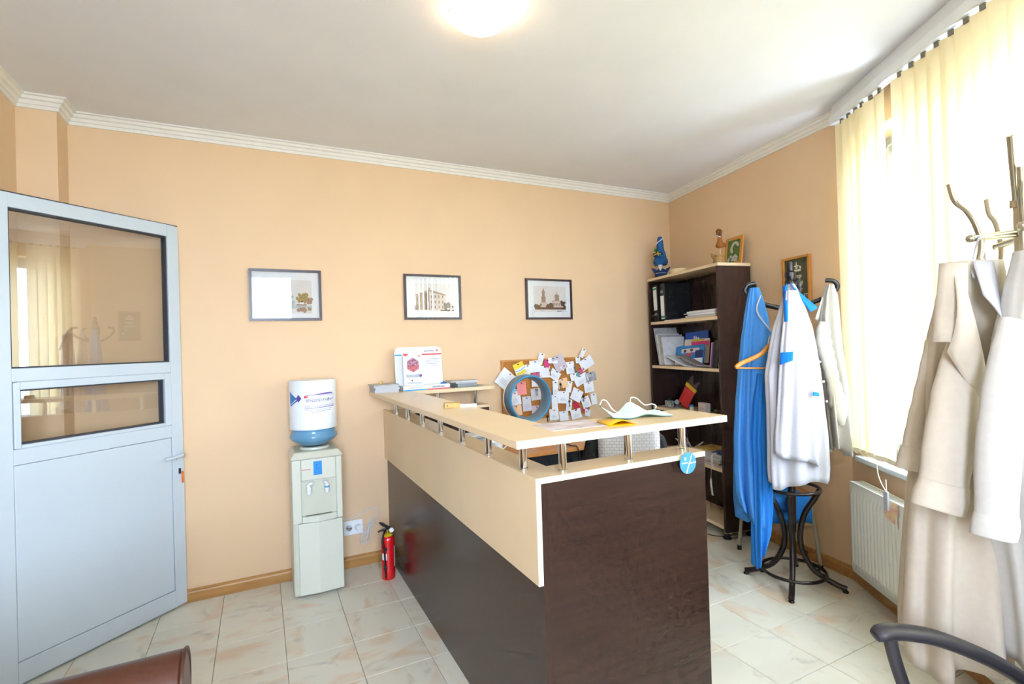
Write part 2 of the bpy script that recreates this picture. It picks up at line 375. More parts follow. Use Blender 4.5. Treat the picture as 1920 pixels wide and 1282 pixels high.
# door frame around the opening in the left wall
dfm = MB().box(-0.545, -0.525, DOORY0 - 0.06, DOORY0, 0, 2.26).box(-0.545, -0.525, DOORY1, DOORY1 + 0.05, 0, 2.26).box(-0.545, -0.525, DOORY0, DOORY1, 2.20, 2.26).box(-0.78, -0.545, DOORY0 - 0.02, DOORY0, 0, 2.22).box(-0.78, -0.545, DOORY1, DOORY1 + 0.02, 0, 2.22)
struct('trim_doorframe', dfm, pvc, bevel=0.003)

# ---------------------------------------------------------------- reception counter
CX, CY, CR = 1.264, -2.127, 1.975
ct = thing('reception_counter', 'dark brown reception counter with beige raised shelf on chrome posts', 'counter', (CX, CY, 0))
def cb(name, mats, *boxes, **k):
    mb = MB()
    for b in boxes: mb.box(*b)
    return mb.build(name, mats, ct, world=True, **k)
cb('side_panel', wengeY, (CX + 0.018, CX + 0.036, CY + 0.012, -0.002, 0.0, 1.0), bevel=0.001)
cb('side_fascia', beige, (CX, CX + 0.017, CY, -0.002, 0.69, 1.018), bevel=0.001)
cb('fascia_edge', beigeE, (CX, CX + 0.017, CY - 0.0015, CY - 0.0002, 0.69, 1.018))
cb('corner_post', wengeZ, (CX + 0.0175, CX + 0.040, CY, CY + 0.012, 0.0, 0.9995))
cb('front_panel', wengeX, (CX + 0.041, CR, CY + 0.001, CY + 0.02, 0.0, 0.9995), bevel=0.001)
cb('side_ledge', beige, (CX + 0.018, CX + 0.11, CY + 0.125, -0.23, 1.0005, 1.018))
cb('front_ledge', beige, (CX + 0.018, CR, CY + 0.002, CY + 0.124, 1.0005, 1.018))
cb('ledge_edge', beigeE, (CX + 0.017, CR, CY - 0.001, CY + 0.0015, 1.0, 1.018))
cb('end_panel', wengeY, (CR - 0.02, CR, CY + 0.021, CY + 0.124, 0.0, 0.9995))
cb('inner_panel', wengeY, (CX + 0.09, CX + 0.108, CY + 0.14, -0.25, 0.745, 0.9995))
cb('back_panel', wengeX, (CX + 0.037, 1.955, -0.218, -0.20, 0.745, 0.9995), bevel=0.001)
cb('back_ledge', beige, (CX + 0.018, 1.955, -0.228, -0.09, 1.0005, 1.018))
cb('worktop', M('worktop_wood', '#d3a46c', 0.4, col2='#c4925a', scale=4, stretch=(8, 1, 8)), (CX + 0.037, 1.74, CY + 0.14, -0.70, 0.715, 0.74), bevel=0.001)
BT0, BT1 = 1.12, 1.145
tp = MB().prism([(1.172, -0.003), (1.19, -2.153), (2.063, -2.153), (2.063, -1.923), (1.417, -1.923), (1.415, -0.215), (2.005, -0.215), (2.005, -0.003)], BT0, BT1)
tpo = tp.build('raised_shelf', beige, ct, world=True, bevel=0.003)
cb('shelf_edge_front', beigeE, (1.189, 2.064, -2.1545, -2.1528, BT0 + 0.001, BT1 - 0.001))
cb('shelf_edge_end', beigeE, (2.0632, 2.0648, -2.1528, -1.923, BT0 + 0.001, BT1 - 0.001))
posts = [(CX + 0.025, y) for y in (-0.265, -0.552, -0.848, -1.147, -1.437, -1.717, -2.0)] + [(1.385, -2.09), (1.652, -2.09), (1.925, -2.065)] + [(1.60, -0.16), (1.875, -0.16)]
pme = MB().lathe([(0.0155, 0), (0.0155, 0.006), (0.0135, 0.008), (0.0135, 0.094), (0.0155, 0.096), (0.0155, 0.102)], 20).mesh('post', chrome, 35)
for x, y in posts:
    o = bpy.data.objects.new('post', pme); COL.objects.link(o); o.parent = ct; o.location = Vector((x, y, 1.018)) - Vector((CX, CY, 0))

# desk along the back wall, inside the counter
dk = thing('office_desk', 'orange wooden desk along the wall under the cork board', 'desk', (1.9, -0.35, 0))
wd = M('orange_wood', '#c98a4c', 0.4, col2='#b87a3c', scale=3, stretch=(1, 10, 10))
MB().box(1.745, 2.51, -0.665, -0.02, 0.715, 0.74).build('desk_top', wd, dk, world=True, bevel=0.002)
MB().box(1.75, 2.50, -0.60, -0.58, 0.20, 0.714).build('modesty_panel', black, dk, world=True)
for x in (1.76, 2.47): MB().box(x, x + 0.025, -0.64, -0.03, 0.0, 0.714).build('side_panel', black, dk, world=True)

# ---------------------------------------------------------------- water cooler
ivory = M('ivory_plastic', '#cfd1bf', 0.3, var=0.015); ivory2 = M('ivory_plastic_light', '#d8dbcc', 0.28, var=0.01)
wc = thing('water_cooler', 'ivory floor standing water cooler with two taps by the wall', 'water cooler', (0.807, -0.165, 0), R(0))
X0, X1, Y0, Y1 = -0.140, 0.137, -0.142, 0.13
MB().box(X0, X1, Y0 + 0.012, Y1, 0.01, 0.80).build('body', ivory, wc, bevel=0.012)
MB().prism([(X0 + 0.03, Y0 - 0.004), (0, Y0 - 0.014), (X1 - 0.004, Y0 - 0.004), (X1 - 0.004, Y0 + 0.011), (X0 + 0.03, Y0 + 0.011)], 0.02, 0.432).build('lower_door', ivory2, wc, bevel=0.003)
# upper front with a recessed tap bay
for nm, b in (('front_left_trim', (X0 + 0.002, X0 + 0.05, 0.437, 0.80)), ('front_right_trim', (X1 - 0.035, X1 - 0.002, 0.437, 0.80))):
    MB().box(b[0], b[1], Y0 - 0.008, Y0 + 0.011, b[2], b[3]).build(nm, ivory2, wc, bevel=0.004)
MB().box(X0 + 0.051, X1 - 0.036, Y0 - 0.008, Y0 + 0.011, 0.68, 0.80).build('control_panel', ivory2, wc, bevel=0.003)
MB().prism([(X0 + 0.051, Y0 - 0.012), (0.0, Y0 - 0.03), (X1 - 0.036, Y0 - 0.012), (X1 - 0.036, Y0 + 0.011), (X0 + 0.051, Y0 + 0.011)], 0.437, 0.472).build('drip_tray', ivory2, wc, bevel=0.003)
dr = M('tray_slot', '#6f726a', 0.6); MB().box(-0.07, 0.075, Y0 - 0.008, Y0 + 0.005, 0.4725, 0.4745).build('tray_grille', dr, wc)
top = [(X0 - 0.004, Y0 - 0.012), (X1 + 0.004, Y0 - 0.012), (X1 + 0.004, Y1), (X0 - 0.004, Y1)]
mb = MB(); k = 0.035
mb.v = [(x, y, 0.801) for x, y in top] + [(x, y, 0.812) for x, y in top] + [(x * 0.86, (y - 0) * 0.86, 0.842) for x, y in top]
mb.f = [(0, 1, 2, 3)] + [(i, (i + 1) % 4, 4 + (i + 1) % 4, 4 + i) for i in range(4)] + [(4 + i, 4 + (i + 1) % 4, 8 + (i + 1) % 4, 8 + i) for i in range(4)] + [(8, 9, 10, 11)]; mb.mi = [0] * 10
mb.build('top_cover', ivory, wc, bevel=0.006)
MB().lathe([(0.085, 0.842), (0.083, 0.852), (0.07, 0.856), (0.06, 0.85)], 32, c=(0, -0.005, 0)).build('bottle_collar', ivory2, wc, smooth=40)
bl = M('blue_sticker', '#1f8fe0', 0.4)
decals('blue_display', [(bl, rect(-0.022, 0.025, 0.705, 0.785)), (black, ell(-0.003, 0.763, 0.0028, 0.0028, 8)), (black, ell(-0.006, 0.744, 0.002, 0.002, 8)), (black, ell(0.005, 0.744, 0.002, 0.002, 8))], wc, y=Y0 - 0.0085)
redp = M('red_print', '#d8343c', 0.5)
decals('brand_mark', [(redp, ell(-0.083, 0.742, 0.003, 0.003, 8))] + [(redp, rect(-0.078 + i * 0.0052, -0.0745 + i * 0.0052, 0.740, 0.7445)) for i in range(8)], wc, y=Y0 - 0.0085)
for sx, band in ((-0.05, None), (0.048, M('tap_blue', '#58a8e0', 0.35))):
    t = MB().lathe([(0.010, 0), (0.0135, 0.008), (0.014, 0.035), (0.012, 0.04)], 16, T=T3(sx, Y0 - 0.022, 0.600)).tube([(sx, Y0 - 0.012, 0.632), (sx, Y0 + 0.012, 0.632)], 0.009, 10).build('tap', white, wc, smooth=40)
    MB().tube(bez([(sx, Y0 - 0.024, 0.638), (sx - 0.002, Y0 - 0.024, 0.652), (sx + (0.008 if sx < 0 else -0.008), Y0 - 0.03, 0.662), (sx + (0.022 if sx < 0 else -0.022), Y0 - 0.04, 0.667)], 4), [0.012] * 5 + [0.010] * 5 + [0.006] * 3, 10).build('tap_lever', white, t, smooth=50)
    if band: MB().lathe([(0.0142, 0.030), (0.0142, 0.040), (0.011, 0.0405)], 16, T=T3(sx, Y0 - 0.022, 0.600)).build('cold_band', band, t, smooth=40)
# water bottle
bt = thing('water_bottle', 'blue water bottle in a white printed sleeve upside down on cooler', 'bottle', (0.805, -0.170, 0.852))
bluew = M('blue_bottle', '#78b6e0', 0.12, var=0.05, scale=6, spec=0.6)
bluew.node_tree.nodes['Principled BSDF'].inputs['Transmission Weight'].default_value = 0.3
MB().lathe([(0.03, 0.005), (0.055, 0.008), (0.085, 0.016), (0.118, 0.038), (0.131, 0.052), (0.1345, 0.060), (0.1345, 0.072), (0.128, 0.082), (0.123, 0.090), (0.123, 0.108), (0.128, 0.12), (0.128, 0.14)], 48).build('bottle_body', bluew, bt, smooth=40)
sl = M('white_sleeve', '#eef3f6', 0.3, var=0.02)
MB().lathe([(0.1325, 0.112), (0.1345, 0.114), (0.1345, 0.395), (0.132, 0.402), (0.124, 0.404), (0.02, 0.404)], 56).build('sleeve', sl, bt, smooth=40)
lab = MATS.get('x') or M('label_lilac', '#cfd0e2', 0.4); violet = M('label_violet', '#6a4fa0', 0.4); navy = M('navy_print', '#27346e', 0.5); sky = M('label_blue', '#2f7fc8', 0.4); greyt = M('grey_print', '#8a90a0', 0.6)
RB = 0.1350
def wrapb(p): a = p[0] / RB - math.pi / 2 - 0.10; r_ = RB + 0.0002 - p[1]; return Vector((r_ * math.cos(a), r_ * math.sin(a), p[2]))
def strip(f0, f1, x0, x1, n=14): return [(x0 + (x1 - x0) * i / n, f0(i / n)) for i in range(n + 1)] + [(x1 - (x1 - x0) * i / n, f1(1 - i / n)) for i in range(n + 1)]
def panels(m, f0, f1, x0, x1, n=14):
    return [(m, [(x0 + (x1 - x0) * i / n, f0(i / n)), (x0 + (x1 - x0) * (i + 1) / n, f0((i + 1) / n)), (x0 + (x1 - x0) * (i + 1) / n, f1((i + 1) / n)), (x0 + (x1 - x0) * i / n, f1(i / n))]) for i in range(n)]
items = panels(lab, lambda t: 0.245, lambda t: 0.318 + 0.004 * math.sin(t * 3), -0.045, 0.14) + panels(M('label_pale', '#e6e9f2', 0.4), lambda t: 0.258, lambda t: 0.309, -0.045, 0.14)
items += panels(violet, lambda t: 0.316 + 0.004 * t, lambda t: 0.318 + 0.012 * math.sin(t * math.pi) * t + 0.008 * t * t, -0.035, 0.13)
items += panels(violet, lambda t: 0.238 + 0.006 * t, lambda t: 0.241 + 0.006 * t, -0.045, 0.14)
items += panels(redp, lambda t: 0.300 + 0.006 * t, lambda t: 0.316 - 0.005 * t, -0.047, -0.024, 4)
items += panels(violet, lambda t: 0.30 - 0.045 * (1 - abs(2 * t - 1)) * 0.5, lambda t: 0.30 + 0.045 * (1 - abs(2 * t - 1)) * 0.5, -0.10, -0.062, 6)
items += panels(sky, lambda t: 0.26 + 0.038 * t, lambda t: 0.34 - 0.042 * t, -0.155, -0.092, 8)
items += panels(M('label_dark_blue', '#2a4f9a', 0.4), lambda t: 0.250 + 0.04 * t, lambda t: 0.258 + 0.04 * t, -0.15, -0.08, 8)
for r_ in range(2):
    for i in range(26):
        w_ = 0.0035 + 0.0022 * ((i * 7 + r_) % 3) * 0.5; items.append((greyt, rect(-0.040 + r_ * 0.03 + i * 0.0062 * (1 - 0.25 * r_), -0.040 + r_ * 0.03 + i * 0.0062 * (1 - 0.25 * r_) + w_ * 0.8, 0.226 - r_ * 0.010 + i * 0.0003, 0.2295 - r_ * 0.010 + i * 0.0003)))
seen = {}
mats_ = []; mb = MB()
for m_, pts in items:
    if m_ not in mats_: mats_.append(m_)
    lv = mats_.index(m_) * 0.00012
    mb.poly([wrapb((p[0], -lv, p[1])) for p in pts], mats_.index(m_))
mb.build('printed_label', mats_, bt)
lettering('SENSODYNE', 0.0165, navy, bt, T3(0.03, -0.0012, 0.278) @ RX, fn=wrapb, space=1.05)
lettering('Rapid', 0.014, violet, bt, T3(0.112, -0.0012, 0.283) @ RX, fn=wrapb, shear=0.25)

# socket, plug and cord
sk = thing('wall_socket', 'white double wall socket with a plug beside the water cooler', 'socket', (1.047, 0, 0.258))
MB().box(-0.062, 0.060, -0.010, 0, -0.047, 0.047).build('plate', white, sk, bevel=0.004)
for x in (-0.029, 0.028):
    c = MB().lathe([(0.024, 0), (0.024, 0.003), (0.021, 0.003), (0.019, -0.001)], 24, T=T3(x, -0.010, 0) @ RX).build('outlet', white, sk, smooth=40)
    MB().lathe([(0.003, 0), (0.003, 0.0012)], 8, T=T3(x - 0.009, -0.0110, 0) @ RX).lathe([(0.003, 0), (0.003, 0.0012)], 8, T=T3(x + 0.009, -0.0110, 0) @ RX).build('pin_hole', black, c)
pc = thing('power_cord', 'white power cord looped in a bundle plugged into the wall socket', 'cord', (1.075, -0.03, 0.258))
MB().lathe([(0.020, 0), (0.020, 0.014), (0.015, 0.028)], 20, T=T3(1.075, -0.012, 0.258) @ RX).box(1.085, 1.105, -0.036, -0.018, 0.252, 0.272).build('plug', white, pc, world=True, smooth=40)
cw = M('white_cable', '#e3e3e6', 0.4)
path = [(0.948, -0.06, 0.345), (0.965, -0.035, 0.335), (1.02, -0.02, 0.322), (1.08, -0.015, 0.333), (1.14, -0.015, 0.36), (1.19, -0.015, 0.365), (1.212, -0.015, 0.335), (1.205, -0.015, 0.30), (1.175, -0.015, 0.265), (1.145, -0.016, 0.235), (1.105, -0.02, 0.20), (1.088, -0.02, 0.165), (1.098, -0.02, 0.14), (1.125, -0.018, 0.165), (1.142, -0.016, 0.225), (1.165, -0.015, 0.27), (1.178, -0.015, 0.295), (1.165, -0.016, 0.31), (1.145, -0.02, 0.28), (1.142, -0.024, 0.235), (1.125, -0.026, 0.18), (1.10, -0.026, 0.15), (1.085, -0.026, 0.175), (1.10, -0.024, 0.21), (1.14, -0.022, 0.245), (1.155, -0.024, 0.275), (1.172, -0.024, 0.285), (1.15, -0.028, 0.24), (1.15, -0.03, 0.19), (1.135, -0.03, 0.16), (1.12, -0.03, 0.175), (1.135, -0.03, 0.235), (1.125, -0.03, 0.262), (1.104, -0.028, 0.263)]
MB().tube(bez(path, 5), 0.0034, 6).build('cable', cw, pc, world=True, smooth=60)

# fire extinguisher
ex = thing('fire_extinguisher', 'small red fire extinguisher standing against the counter', 'fire extinguisher', (1.208, -0.285, 0), R(0))
redm = M('red_enamel', '#d8161c', 0.22, var=0.03, coat=0.4); yel = M('yellow_ring', '#d8c21c', 0.4); brass = M('brass', '#c99a30', 0.3, 0.9)
MB().lathe([(0.036, 0.0), (0.040, 0.004), (0.041, 0.012), (0.041, 0.235), (0.038, 0.252), (0.028, 0.268), (0.016, 0.276)], 32).build('cylinder', redm, ex, smooth=40)
MB().lathe([(0.030, 0.264), (0.032, 0.270), (0.018, 0.279), (0.014, 0.279)], 24).build('yellow_collar', yel, ex, smooth=40)
vb = MB().lathe([(0.012, 0.276), (0.012, 0.30), (0.009, 0.303)], 16).build('valve', brass, ex, smooth=40)
MB().lathe([(0.014, 0), (0.014, 0.012)], 16, T=T3(0.022, -0.004, 0.297) @ RX).build('gauge', white, vb, smooth=40)
MB().tube(bez([(0.018, 0, 0.302), (0.0, 0, 0.315), (-0.025, -0.002, 0.335), (-0.045, -0.004, 0.350), (-0.05, -0.004, 0.352)], 5), [0.011] * 6 + [0.009] * 8 + [0.006] * 7, 8, flat=0.6).build('lever', blackp, vb, smooth=50)
MB().tube(bez([(0.0, 0, 0.300), (-0.02, 0, 0.302), (-0.045, -0.003, 0.302), (-0.06, -0.004, 0.296)], 5), [0.009] * 8 + [0.006] * 8, 8, flat=0.6).build('carry_handle', blackp, vb, smooth=50)
MB().tube(bez([(-0.012, -0.004, 0.298), (-0.03, -0.02, 0.278), (-0.036, -0.032, 0.245), (-0.030, -0.036, 0.2), (-0.026, -0.037, 0.1), (-0.024, -0.037, 0.015)], 6), 0.006, 8).build('hose', blackp, ex, smooth=60)
def wrape(p): a = p[0] / 0.0416 - math.pi / 2; r_ = 0.0414 - p[1]; return Vector((r_ * math.cos(a), r_ * math.sin(a), p[2]))
mb = MB()
for i in range(8): mb.poly([wrape((-0.052 + 0.0045 * i, 0, 0.125)), wrape((-0.052 + 0.0045 * (i + 1), 0, 0.125)), wrape((-0.052 + 0.0045 * (i + 1), 0, 0.165)), wrape((-0.052 + 0.0045 * i, 0, 0.165))])
for i in range(8): mb.poly([wrape((0.035 + 0.0045 * i, 0, 0.075)), wrape((0.035 + 0.0045 * (i + 1), 0, 0.075)), wrape((0.035 + 0.0045 * (i + 1), 0, 0.2)), wrape((0.035 + 0.0045 * i, 0, 0.2))])
mb.build('paper_label', paper, ex)
for z in (0.075, 0.185): MB().lathe([(0.0418, z), (0.0425, z + 0.002), (0.0425, z + 0.012), (0.0418, z + 0.014)], 32, cap=False).box(-0.036, -0.018, -0.046, -0.036, z - 0.002, z + 0.016).build('hose_clip', blackp, ex) if False else MB().box(-0.038, -0.016, -0.046, -0.030, z, z + 0.016).build('hose_clip', blackp, ex, bevel=0.002)

# ---------------------------------------------------------------- framed pictures
pfr = M('picture_frame_brown', '#3a2427', 0.3, var=0.06); matb = M('picture_mat', '#eef1f2', 0.8, var=0.01); prnt = M('print_paper', '#e3e0dc', 0.8, var=0.04, scale=30)
sep = M('sepia_dark', '#6a4636', 0.8, var=0.25, scale=90); sep2 = M('sepia_mid', '#a98873', 0.8, var=0.2, scale=90); sep3 = M('sepia_light', '#ddcabf', 0.8, var=0.1, scale=90); och = M('ochre_print', '#b39b5e', 0.8, var=0.25, scale=120); gry = M('print_grey', '#c3ccc9', 0.8, var=0.15, scale=90)
pgl = glass_mat('picture_glass', (1, 1, 1), 1.5, alpha=1.6)
def picture(name, label, x0, x1, z0, z1, art):
    cx, cz = (x0 + x1) / 2, z0; w, h = x1 - x0, z1 - z0
    t = thing(name, label, 'picture', (cx, 0, cz), group='framed prints on the back wall')
    f = 0.016; a, b = -w / 2, w / 2
    mb = MB()
    for k, (e, y_) in enumerate(((0.0, -0.016), (0.006, -0.020))):
        mb.box(a + e, a + f, y_, -0.001, e, h - e).box(b - f, b - e, y_, -0.001, e, h - e).box(a + f, b - f, y_, -0.001, e, f).box(a + f, b - f, y_, -0.001, h - f, h - e)
    mb.build('frame', pfr, t)
    MB().box(a + f, b - f, -0.008, -0.002, f, h - f).build('mat_board', matb, t)
    decals('print', [(m_, [(a + px * w, pz * h) for px, pz in pts]) for m_, pts in art], t, y=-0.0082, step=0.00008)
    MB().box(a + f, b - f, -0.0125, -0.0115, f, h - f).build('glass', pgl, t)
def trees(m_, x0, x1, z0, z1, n, rnd):
    out = []
    for i in range(n):
        cx = x0 + (x1 - x0) * rnd.random(); cz = z0 + (z1 - z0) * rnd.random(); r_ = 0.02 + 0.02 * rnd.random()
        out.append((m_, [(cx + r_ * (0.7 + 0.5 * rnd.random()) * math.cos(k * 0.7), cz + 1.3 * r_ * (0.7 + 0.5 * rnd.random()) * math.sin(k * 0.7)) for k in range(9)]))
    return out
rn = random.Random(3)
art1 = [(prnt, rect(0.14, 0.86, 0.14, 0.80)), (gry, rect(0.14, 0.86, 0.24, 0.30)), (gry, [(0.14, 0.28), (0.3, 0.34), (0.5, 0.42), (0.62, 0.40), (0.62, 0.28)])] + trees(gry, 0.15, 0.6, 0.30, 0.48, 14, rn) + trees(och, 0.64, 0.80, 0.36, 0.52, 22, rn) + trees(sep2, 0.78, 0.85, 0.33, 0.42, 8, rn) + [(sep2, rect(0.64, 0.78, 0.30, 0.325)), (paper, rect(0.69, 0.74, 0.32, 0.36)), (sep, [(0.69, 0.36), (0.715, 0.39), (0.74, 0.36)])] + trees(sep2, 0.65, 0.76, 0.20, 0.23, 6, rn) + trees(och, 0.82, 0.84, 0.21, 0.23, 2, rn)
art2 = [(prnt, rect(0.16, 0.86, 0.19, 0.80)), (sep2, [(0.20, 0.22), (0.20, 0.52), (0.42, 0.62), (0.42, 0.22)]), (sep3, [(0.42, 0.21), (0.42, 0.64), (0.72, 0.54), (0.72, 0.21)]), (sep, [(0.36, 0.22), (0.36, 0.60), (0.43, 0.63), (0.43, 0.22)]), (sep2, [(0.19, 0.52), (0.19, 0.55), (0.42, 0.66), (0.42, 0.62)]), (sep2, [(0.42, 0.63), (0.42, 0.67), (0.72, 0.565), (0.72, 0.53)]), (sep2, rect(0.42, 0.445, 0.66, 0.71))]
for i in range(4):
    for zz in (0.25, 0.36, 0.48): art2.append((sep, [(0.46 + 0.065 * i, zz), (0.478 + 0.065 * i, zz), (0.478 + 0.065 * i, zz + 0.06), (0.46 + 0.065 * i, zz + 0.06)]))
for i in range(3):
    for zz in (0.27, 0.40): art2.append((sep, rect(0.225 + 0.045 * i, 0.24 + 0.045 * i, zz, zz + 0.07)))
art2 += trees(sep, 0.70, 0.85, 0.22, 0.36, 16, rn) + trees(sep2, 0.17, 0.2, 0.23, 0.32, 4, rn) + [(sep, rect(0.62, 0.86, 0.19, 0.215)), (paper, rect(0.74, 0.78, 0.23, 0.26))]
art3 = [(prnt, rect(0.17, 0.87, 0.18, 0.82)), (sep, rect(0.19, 0.86, 0.245, 0.30)), (sep2, rect(0.33, 0.42, 0.30, 0.55)), (sep3, rect(0.30, 0.45, 0.30, 0.42)), (sep2, rect(0.345, 0.405, 0.55, 0.70)), (sep2, [(0.355, 0.70), (0.375, 0.79), (0.395, 0.70)]), (sep3, rect(0.55, 0.80, 0.30, 0.46)), (sep2, rect(0.62, 0.715, 0.46, 0.56)), (sep2, ell(0.667, 0.57, 0.052, 0.06)), (sep2, rect(0.662, 0.672, 0.62, 0.68)), (sep2, rect(0.56, 0.79, 0.455, 0.468)), (sep2, rect(0.32, 0.43, 0.545, 0.56)), (sep2, rect(0.335, 0.415, 0.665, 0.68))]
for i in range(6): art3.append((sep, rect(0.575 + 0.035 * i, 0.588 + 0.035 * i, 0.33, 0.41)))
art3 += trees(sep, 0.19, 0.33, 0.28, 0.36, 12, rn) + trees(sep, 0.44, 0.56, 0.28, 0.38, 10, rn) + trees(sep, 0.76, 0.85, 0.30, 0.44, 12, rn) + [(greyt, rect(0.3, 0.4, 0.205, 0.212)), (greyt, rect(0.66, 0.76, 0.19, 0.215))]
picture('framed_print', 'dark framed faded print with ochre trees above the water cooler', 0.473, 0.888, 1.623, 1.944, art1)
picture('framed_print', 'dark framed sepia print of a corner building, middle of three', 1.427, 1.848, 1.625, 1.945, art2)
picture('framed_print', 'dark framed sepia print of a domed church and tower', 2.384, 2.809, 1.622, 1.944, art3)

# ---------------------------------------------------------------- things on the raised shelf
ZS = BT1
def stack(name, label, cat, loc, rz, sheets, group=None):
    """sheets: (w, d, t, dx, dy, rot, mat) piled up; each sheet is a part"""
    t = thing(name, label, cat, loc, rz, group); z = 0
    for w, d, th, dx, dy, ro, m_ in sheets:
        T = T3(dx, dy, z) @ Matrix.Rotation(R(ro), 4, 'Z'); MB().box(-w / 2, w / 2, -d / 2, d / 2, 0, th, T=T).build('magazine', m_, t); z += th + 0.0003
    return t
ltp = M('leaflet_pink', '#d79fb0', 0.5, var=0.15, scale=40); cov1 = M('glossy_cover_grey', '#b9bcc0', 0.3, var=0.2, scale=25); cov2 = M('glossy_cover_white', '#e3e6ea', 0.3, var=0.08, scale=25); edg = M('page_edges', '#c9ccd2', 0.8, var=0.2, scale=3, stretch=(1, 1, 300))
stack('magazine_stack', 'thick pile of white magazines on the left end of raised shelf', 'magazines', (1.25, -0.115, ZS), R(0),
      [(0.155, 0.16, 0.018, 0, 0, 0, edg), (0.158, 0.165, 0.014, 0.002, 0, 2, edg), (0.155, 0.16, 0.012, -0.003, 0, -1, edg), (0.165, 0.17, 0.006, -0.004, 0, 1, cov1)])
solo('clip', MB().tube(bez([(-0.012, 0, 0.001), (-0.006, 0, 0.014), (0.002, 0, 0.02), (0.008, 0, 0.01), (0.013, 0, 0.001)], 4), 0.004, 8), M('brass_clip', '#c9a760', 0.35, 0.6), 'small brass coloured clip lying on the white magazine pile', 'clip', (1.235, -0.12, ZS + 0.0522), smooth=60)
ds = thing('leaflet_display', 'white rounded advertising display with a red and a blue stripe', 'display stand', (1.50, -0.12, ZS))
r_ = 0.035; pts = [(-0.165, 0.03), (0.165, 0.03)] + [(0.165 - r_ + r_ * math.cos(a), 0.29 - r_ + r_ * math.sin(a)) for a in [i * math.pi / 12 for i in range(7)]] + [(-0.165 + r_ - r_ * math.sin(a), 0.29 - r_ + r_ * math.cos(a)) for a in [i * math.pi / 12 for i in range(7)]]
bk = MB().prism(pts, 0.0, 0.005, T=T3(0, 0.035, 0) @ Matrix.Rotation(R(84), 4, 'X')).build('back_board', white, ds)
MB().box(-0.145, 0.175, -0.085, 0.045, 0, 0.034).build('base_tray', white, ds, bevel=0.003)
cyan = M('print_cyan', '#1d9cd8', 0.4); redst = M('print_red', '#d43c46', 0.4)
decals('stripe', [(cyan, rect(-0.143, 0.015, 0.002, 0.009)), (redst, rect(0.015, 0.173, 0.002, 0.009))], ds, y=-0.0852)
lettering('SENSODYNE', 0.010, M('print_slate', '#4c5560', 0.5), ds, T3(-0.065, -0.0858, 0.016) @ RX, space=1.05)
lettering('parodontax', 0.0125, navy, ds, T3(0.094, -0.0858, 0.0155) @ RX, bold=True)
def onboard(p):      # board leans back a little
    return Vector((p[0], 0.0287 + (p[1]) + (p[2] - 0.03) * math.tan(R(6)), p[2]))
its = [(cyan, rect(-0.163, -0.12, 0.232, 0.241)), (redst, rect(0.005, 0.163, 0.232, 0.241)), (M('print_orange', '#e2583a', 0.4), ell(0.132, 0.262, 0.008, 0.008, 6))]
for i, (a, b) in enumerate(((0.045, 0.15), (0.05, 0.13), (0.045, 0.14), (0.05, 0.145), (0.055, 0.13))): its.append((greyt, rect(a, b, 0.205 - i * 0.012, 0.2075 - i * 0.012)))
decals('print', its, ds, y=-0.0012, conv=onboard)
lettering('parodontax', 0.0105, navy, ds, T3(0.075, -0.0032, 0.256) @ RX, fn=onboard, bold=True)
lfb = thing('leaflet', 'white leaflet with a pink hexagon picture leaning on the display', 'leaflet', (1.437, -0.165, ZS + 0.0345))
TL = Matrix.Rotation(R(-8), 4, 'X')
MB().box(-0.065, 0.065, -0.004, 0.004, 0.0, 0.215, T=TL).build('sheet', paper, lfb)
def onleaf(p): return TL @ Vector(p)
hexp = [(0.046 * math.sin(R(60 * i)), 0.135 + 0.05 * math.cos(R(60 * i))) for i in range(6)]
decals('print', [(redst, [(-0.064, 0.212), (-0.03, 0.212), (-0.03, 0.203), (-0.047, 0.194), (-0.064, 0.203)]), (M('print_coral', '#e88468', 0.5), ell(0.045, 0.195, 0.007, 0.008, 6)), (M('hexagon_rose', '#c98aa6', 0.6, var=0.45, scale=70), hexp), (M('hexagon_red', '#d8707c', 0.6, var=0.4, scale=90), [(-0.04, 0.132), (0.04, 0.132), (0.038, 0.112), (0, 0.087), (-0.038, 0.112)]), (M('print_steel', '#b9c3cc', 0.5, var=0.2), rect(-0.05, 0.05, 0.052, 0.072)), (violet, ell(0.048, 0.062, 0.010, 0.012, 6)), (black, ell(-0.012, 0.03, 0.006, 0.004, 8)), (greyt, rect(-0.05, 0.055, 0.016, 0.019)), (greyt, rect(-0.04, 0.05, 0.008, 0.011))], lfb, y=-0.0042, conv=onleaf)
stack('leaflet_tray', 'grey pile of leaflets and booklets on the right end of raised shelf', 'leaflets', (1.80, -0.115, ZS), R(4),
      [(0.22, 0.14, 0.003, 0.02, 0, 0, M('leaflet_green', '#7f9a8a', 0.5, var=0.3, scale=20)), (0.15, 0.12, 0.022, 0.01, 0.005, 2, M('grey_booklets', '#9aa0a6', 0.5, var=0.2, scale=3, stretch=(1, 1, 200))), (0.155, 0.125, 0.012, 0.005, 0, -3, edg), (0.20, 0.13, 0.004, -0.01, 0, -4, cov2), (0.21, 0.12, 0.003, 0.0, 0.0, 3, cov1)])
solo('blue_pot_lid', MB().lathe([(0.0, 0.0), (0.022, 0.0), (0.023, 0.004), (0.02, 0.008), (0.006, 0.010), (0.005, 0.016), (0.0, 0.018)], 20), M('blue_lid', '#2272b8', 0.35), 'small round blue lid with knob on the white display tray', 'lid', (1.645, -0.16, ZS + 0.034), smooth=50)
gb = thing('wooden_block', 'small golden wooden block with a clear strip on the counter shelf', 'block', (1.315, -1.245, ZS), R(-14))
MB().box(-0.036, 0.036, -0.022, 0.022, 0, 0.024).build('block', M('golden_wood', '#c9a555', 0.35, col2='#b08a38', scale=30, stretch=(1, 8, 1)), gb, bevel=0.002)
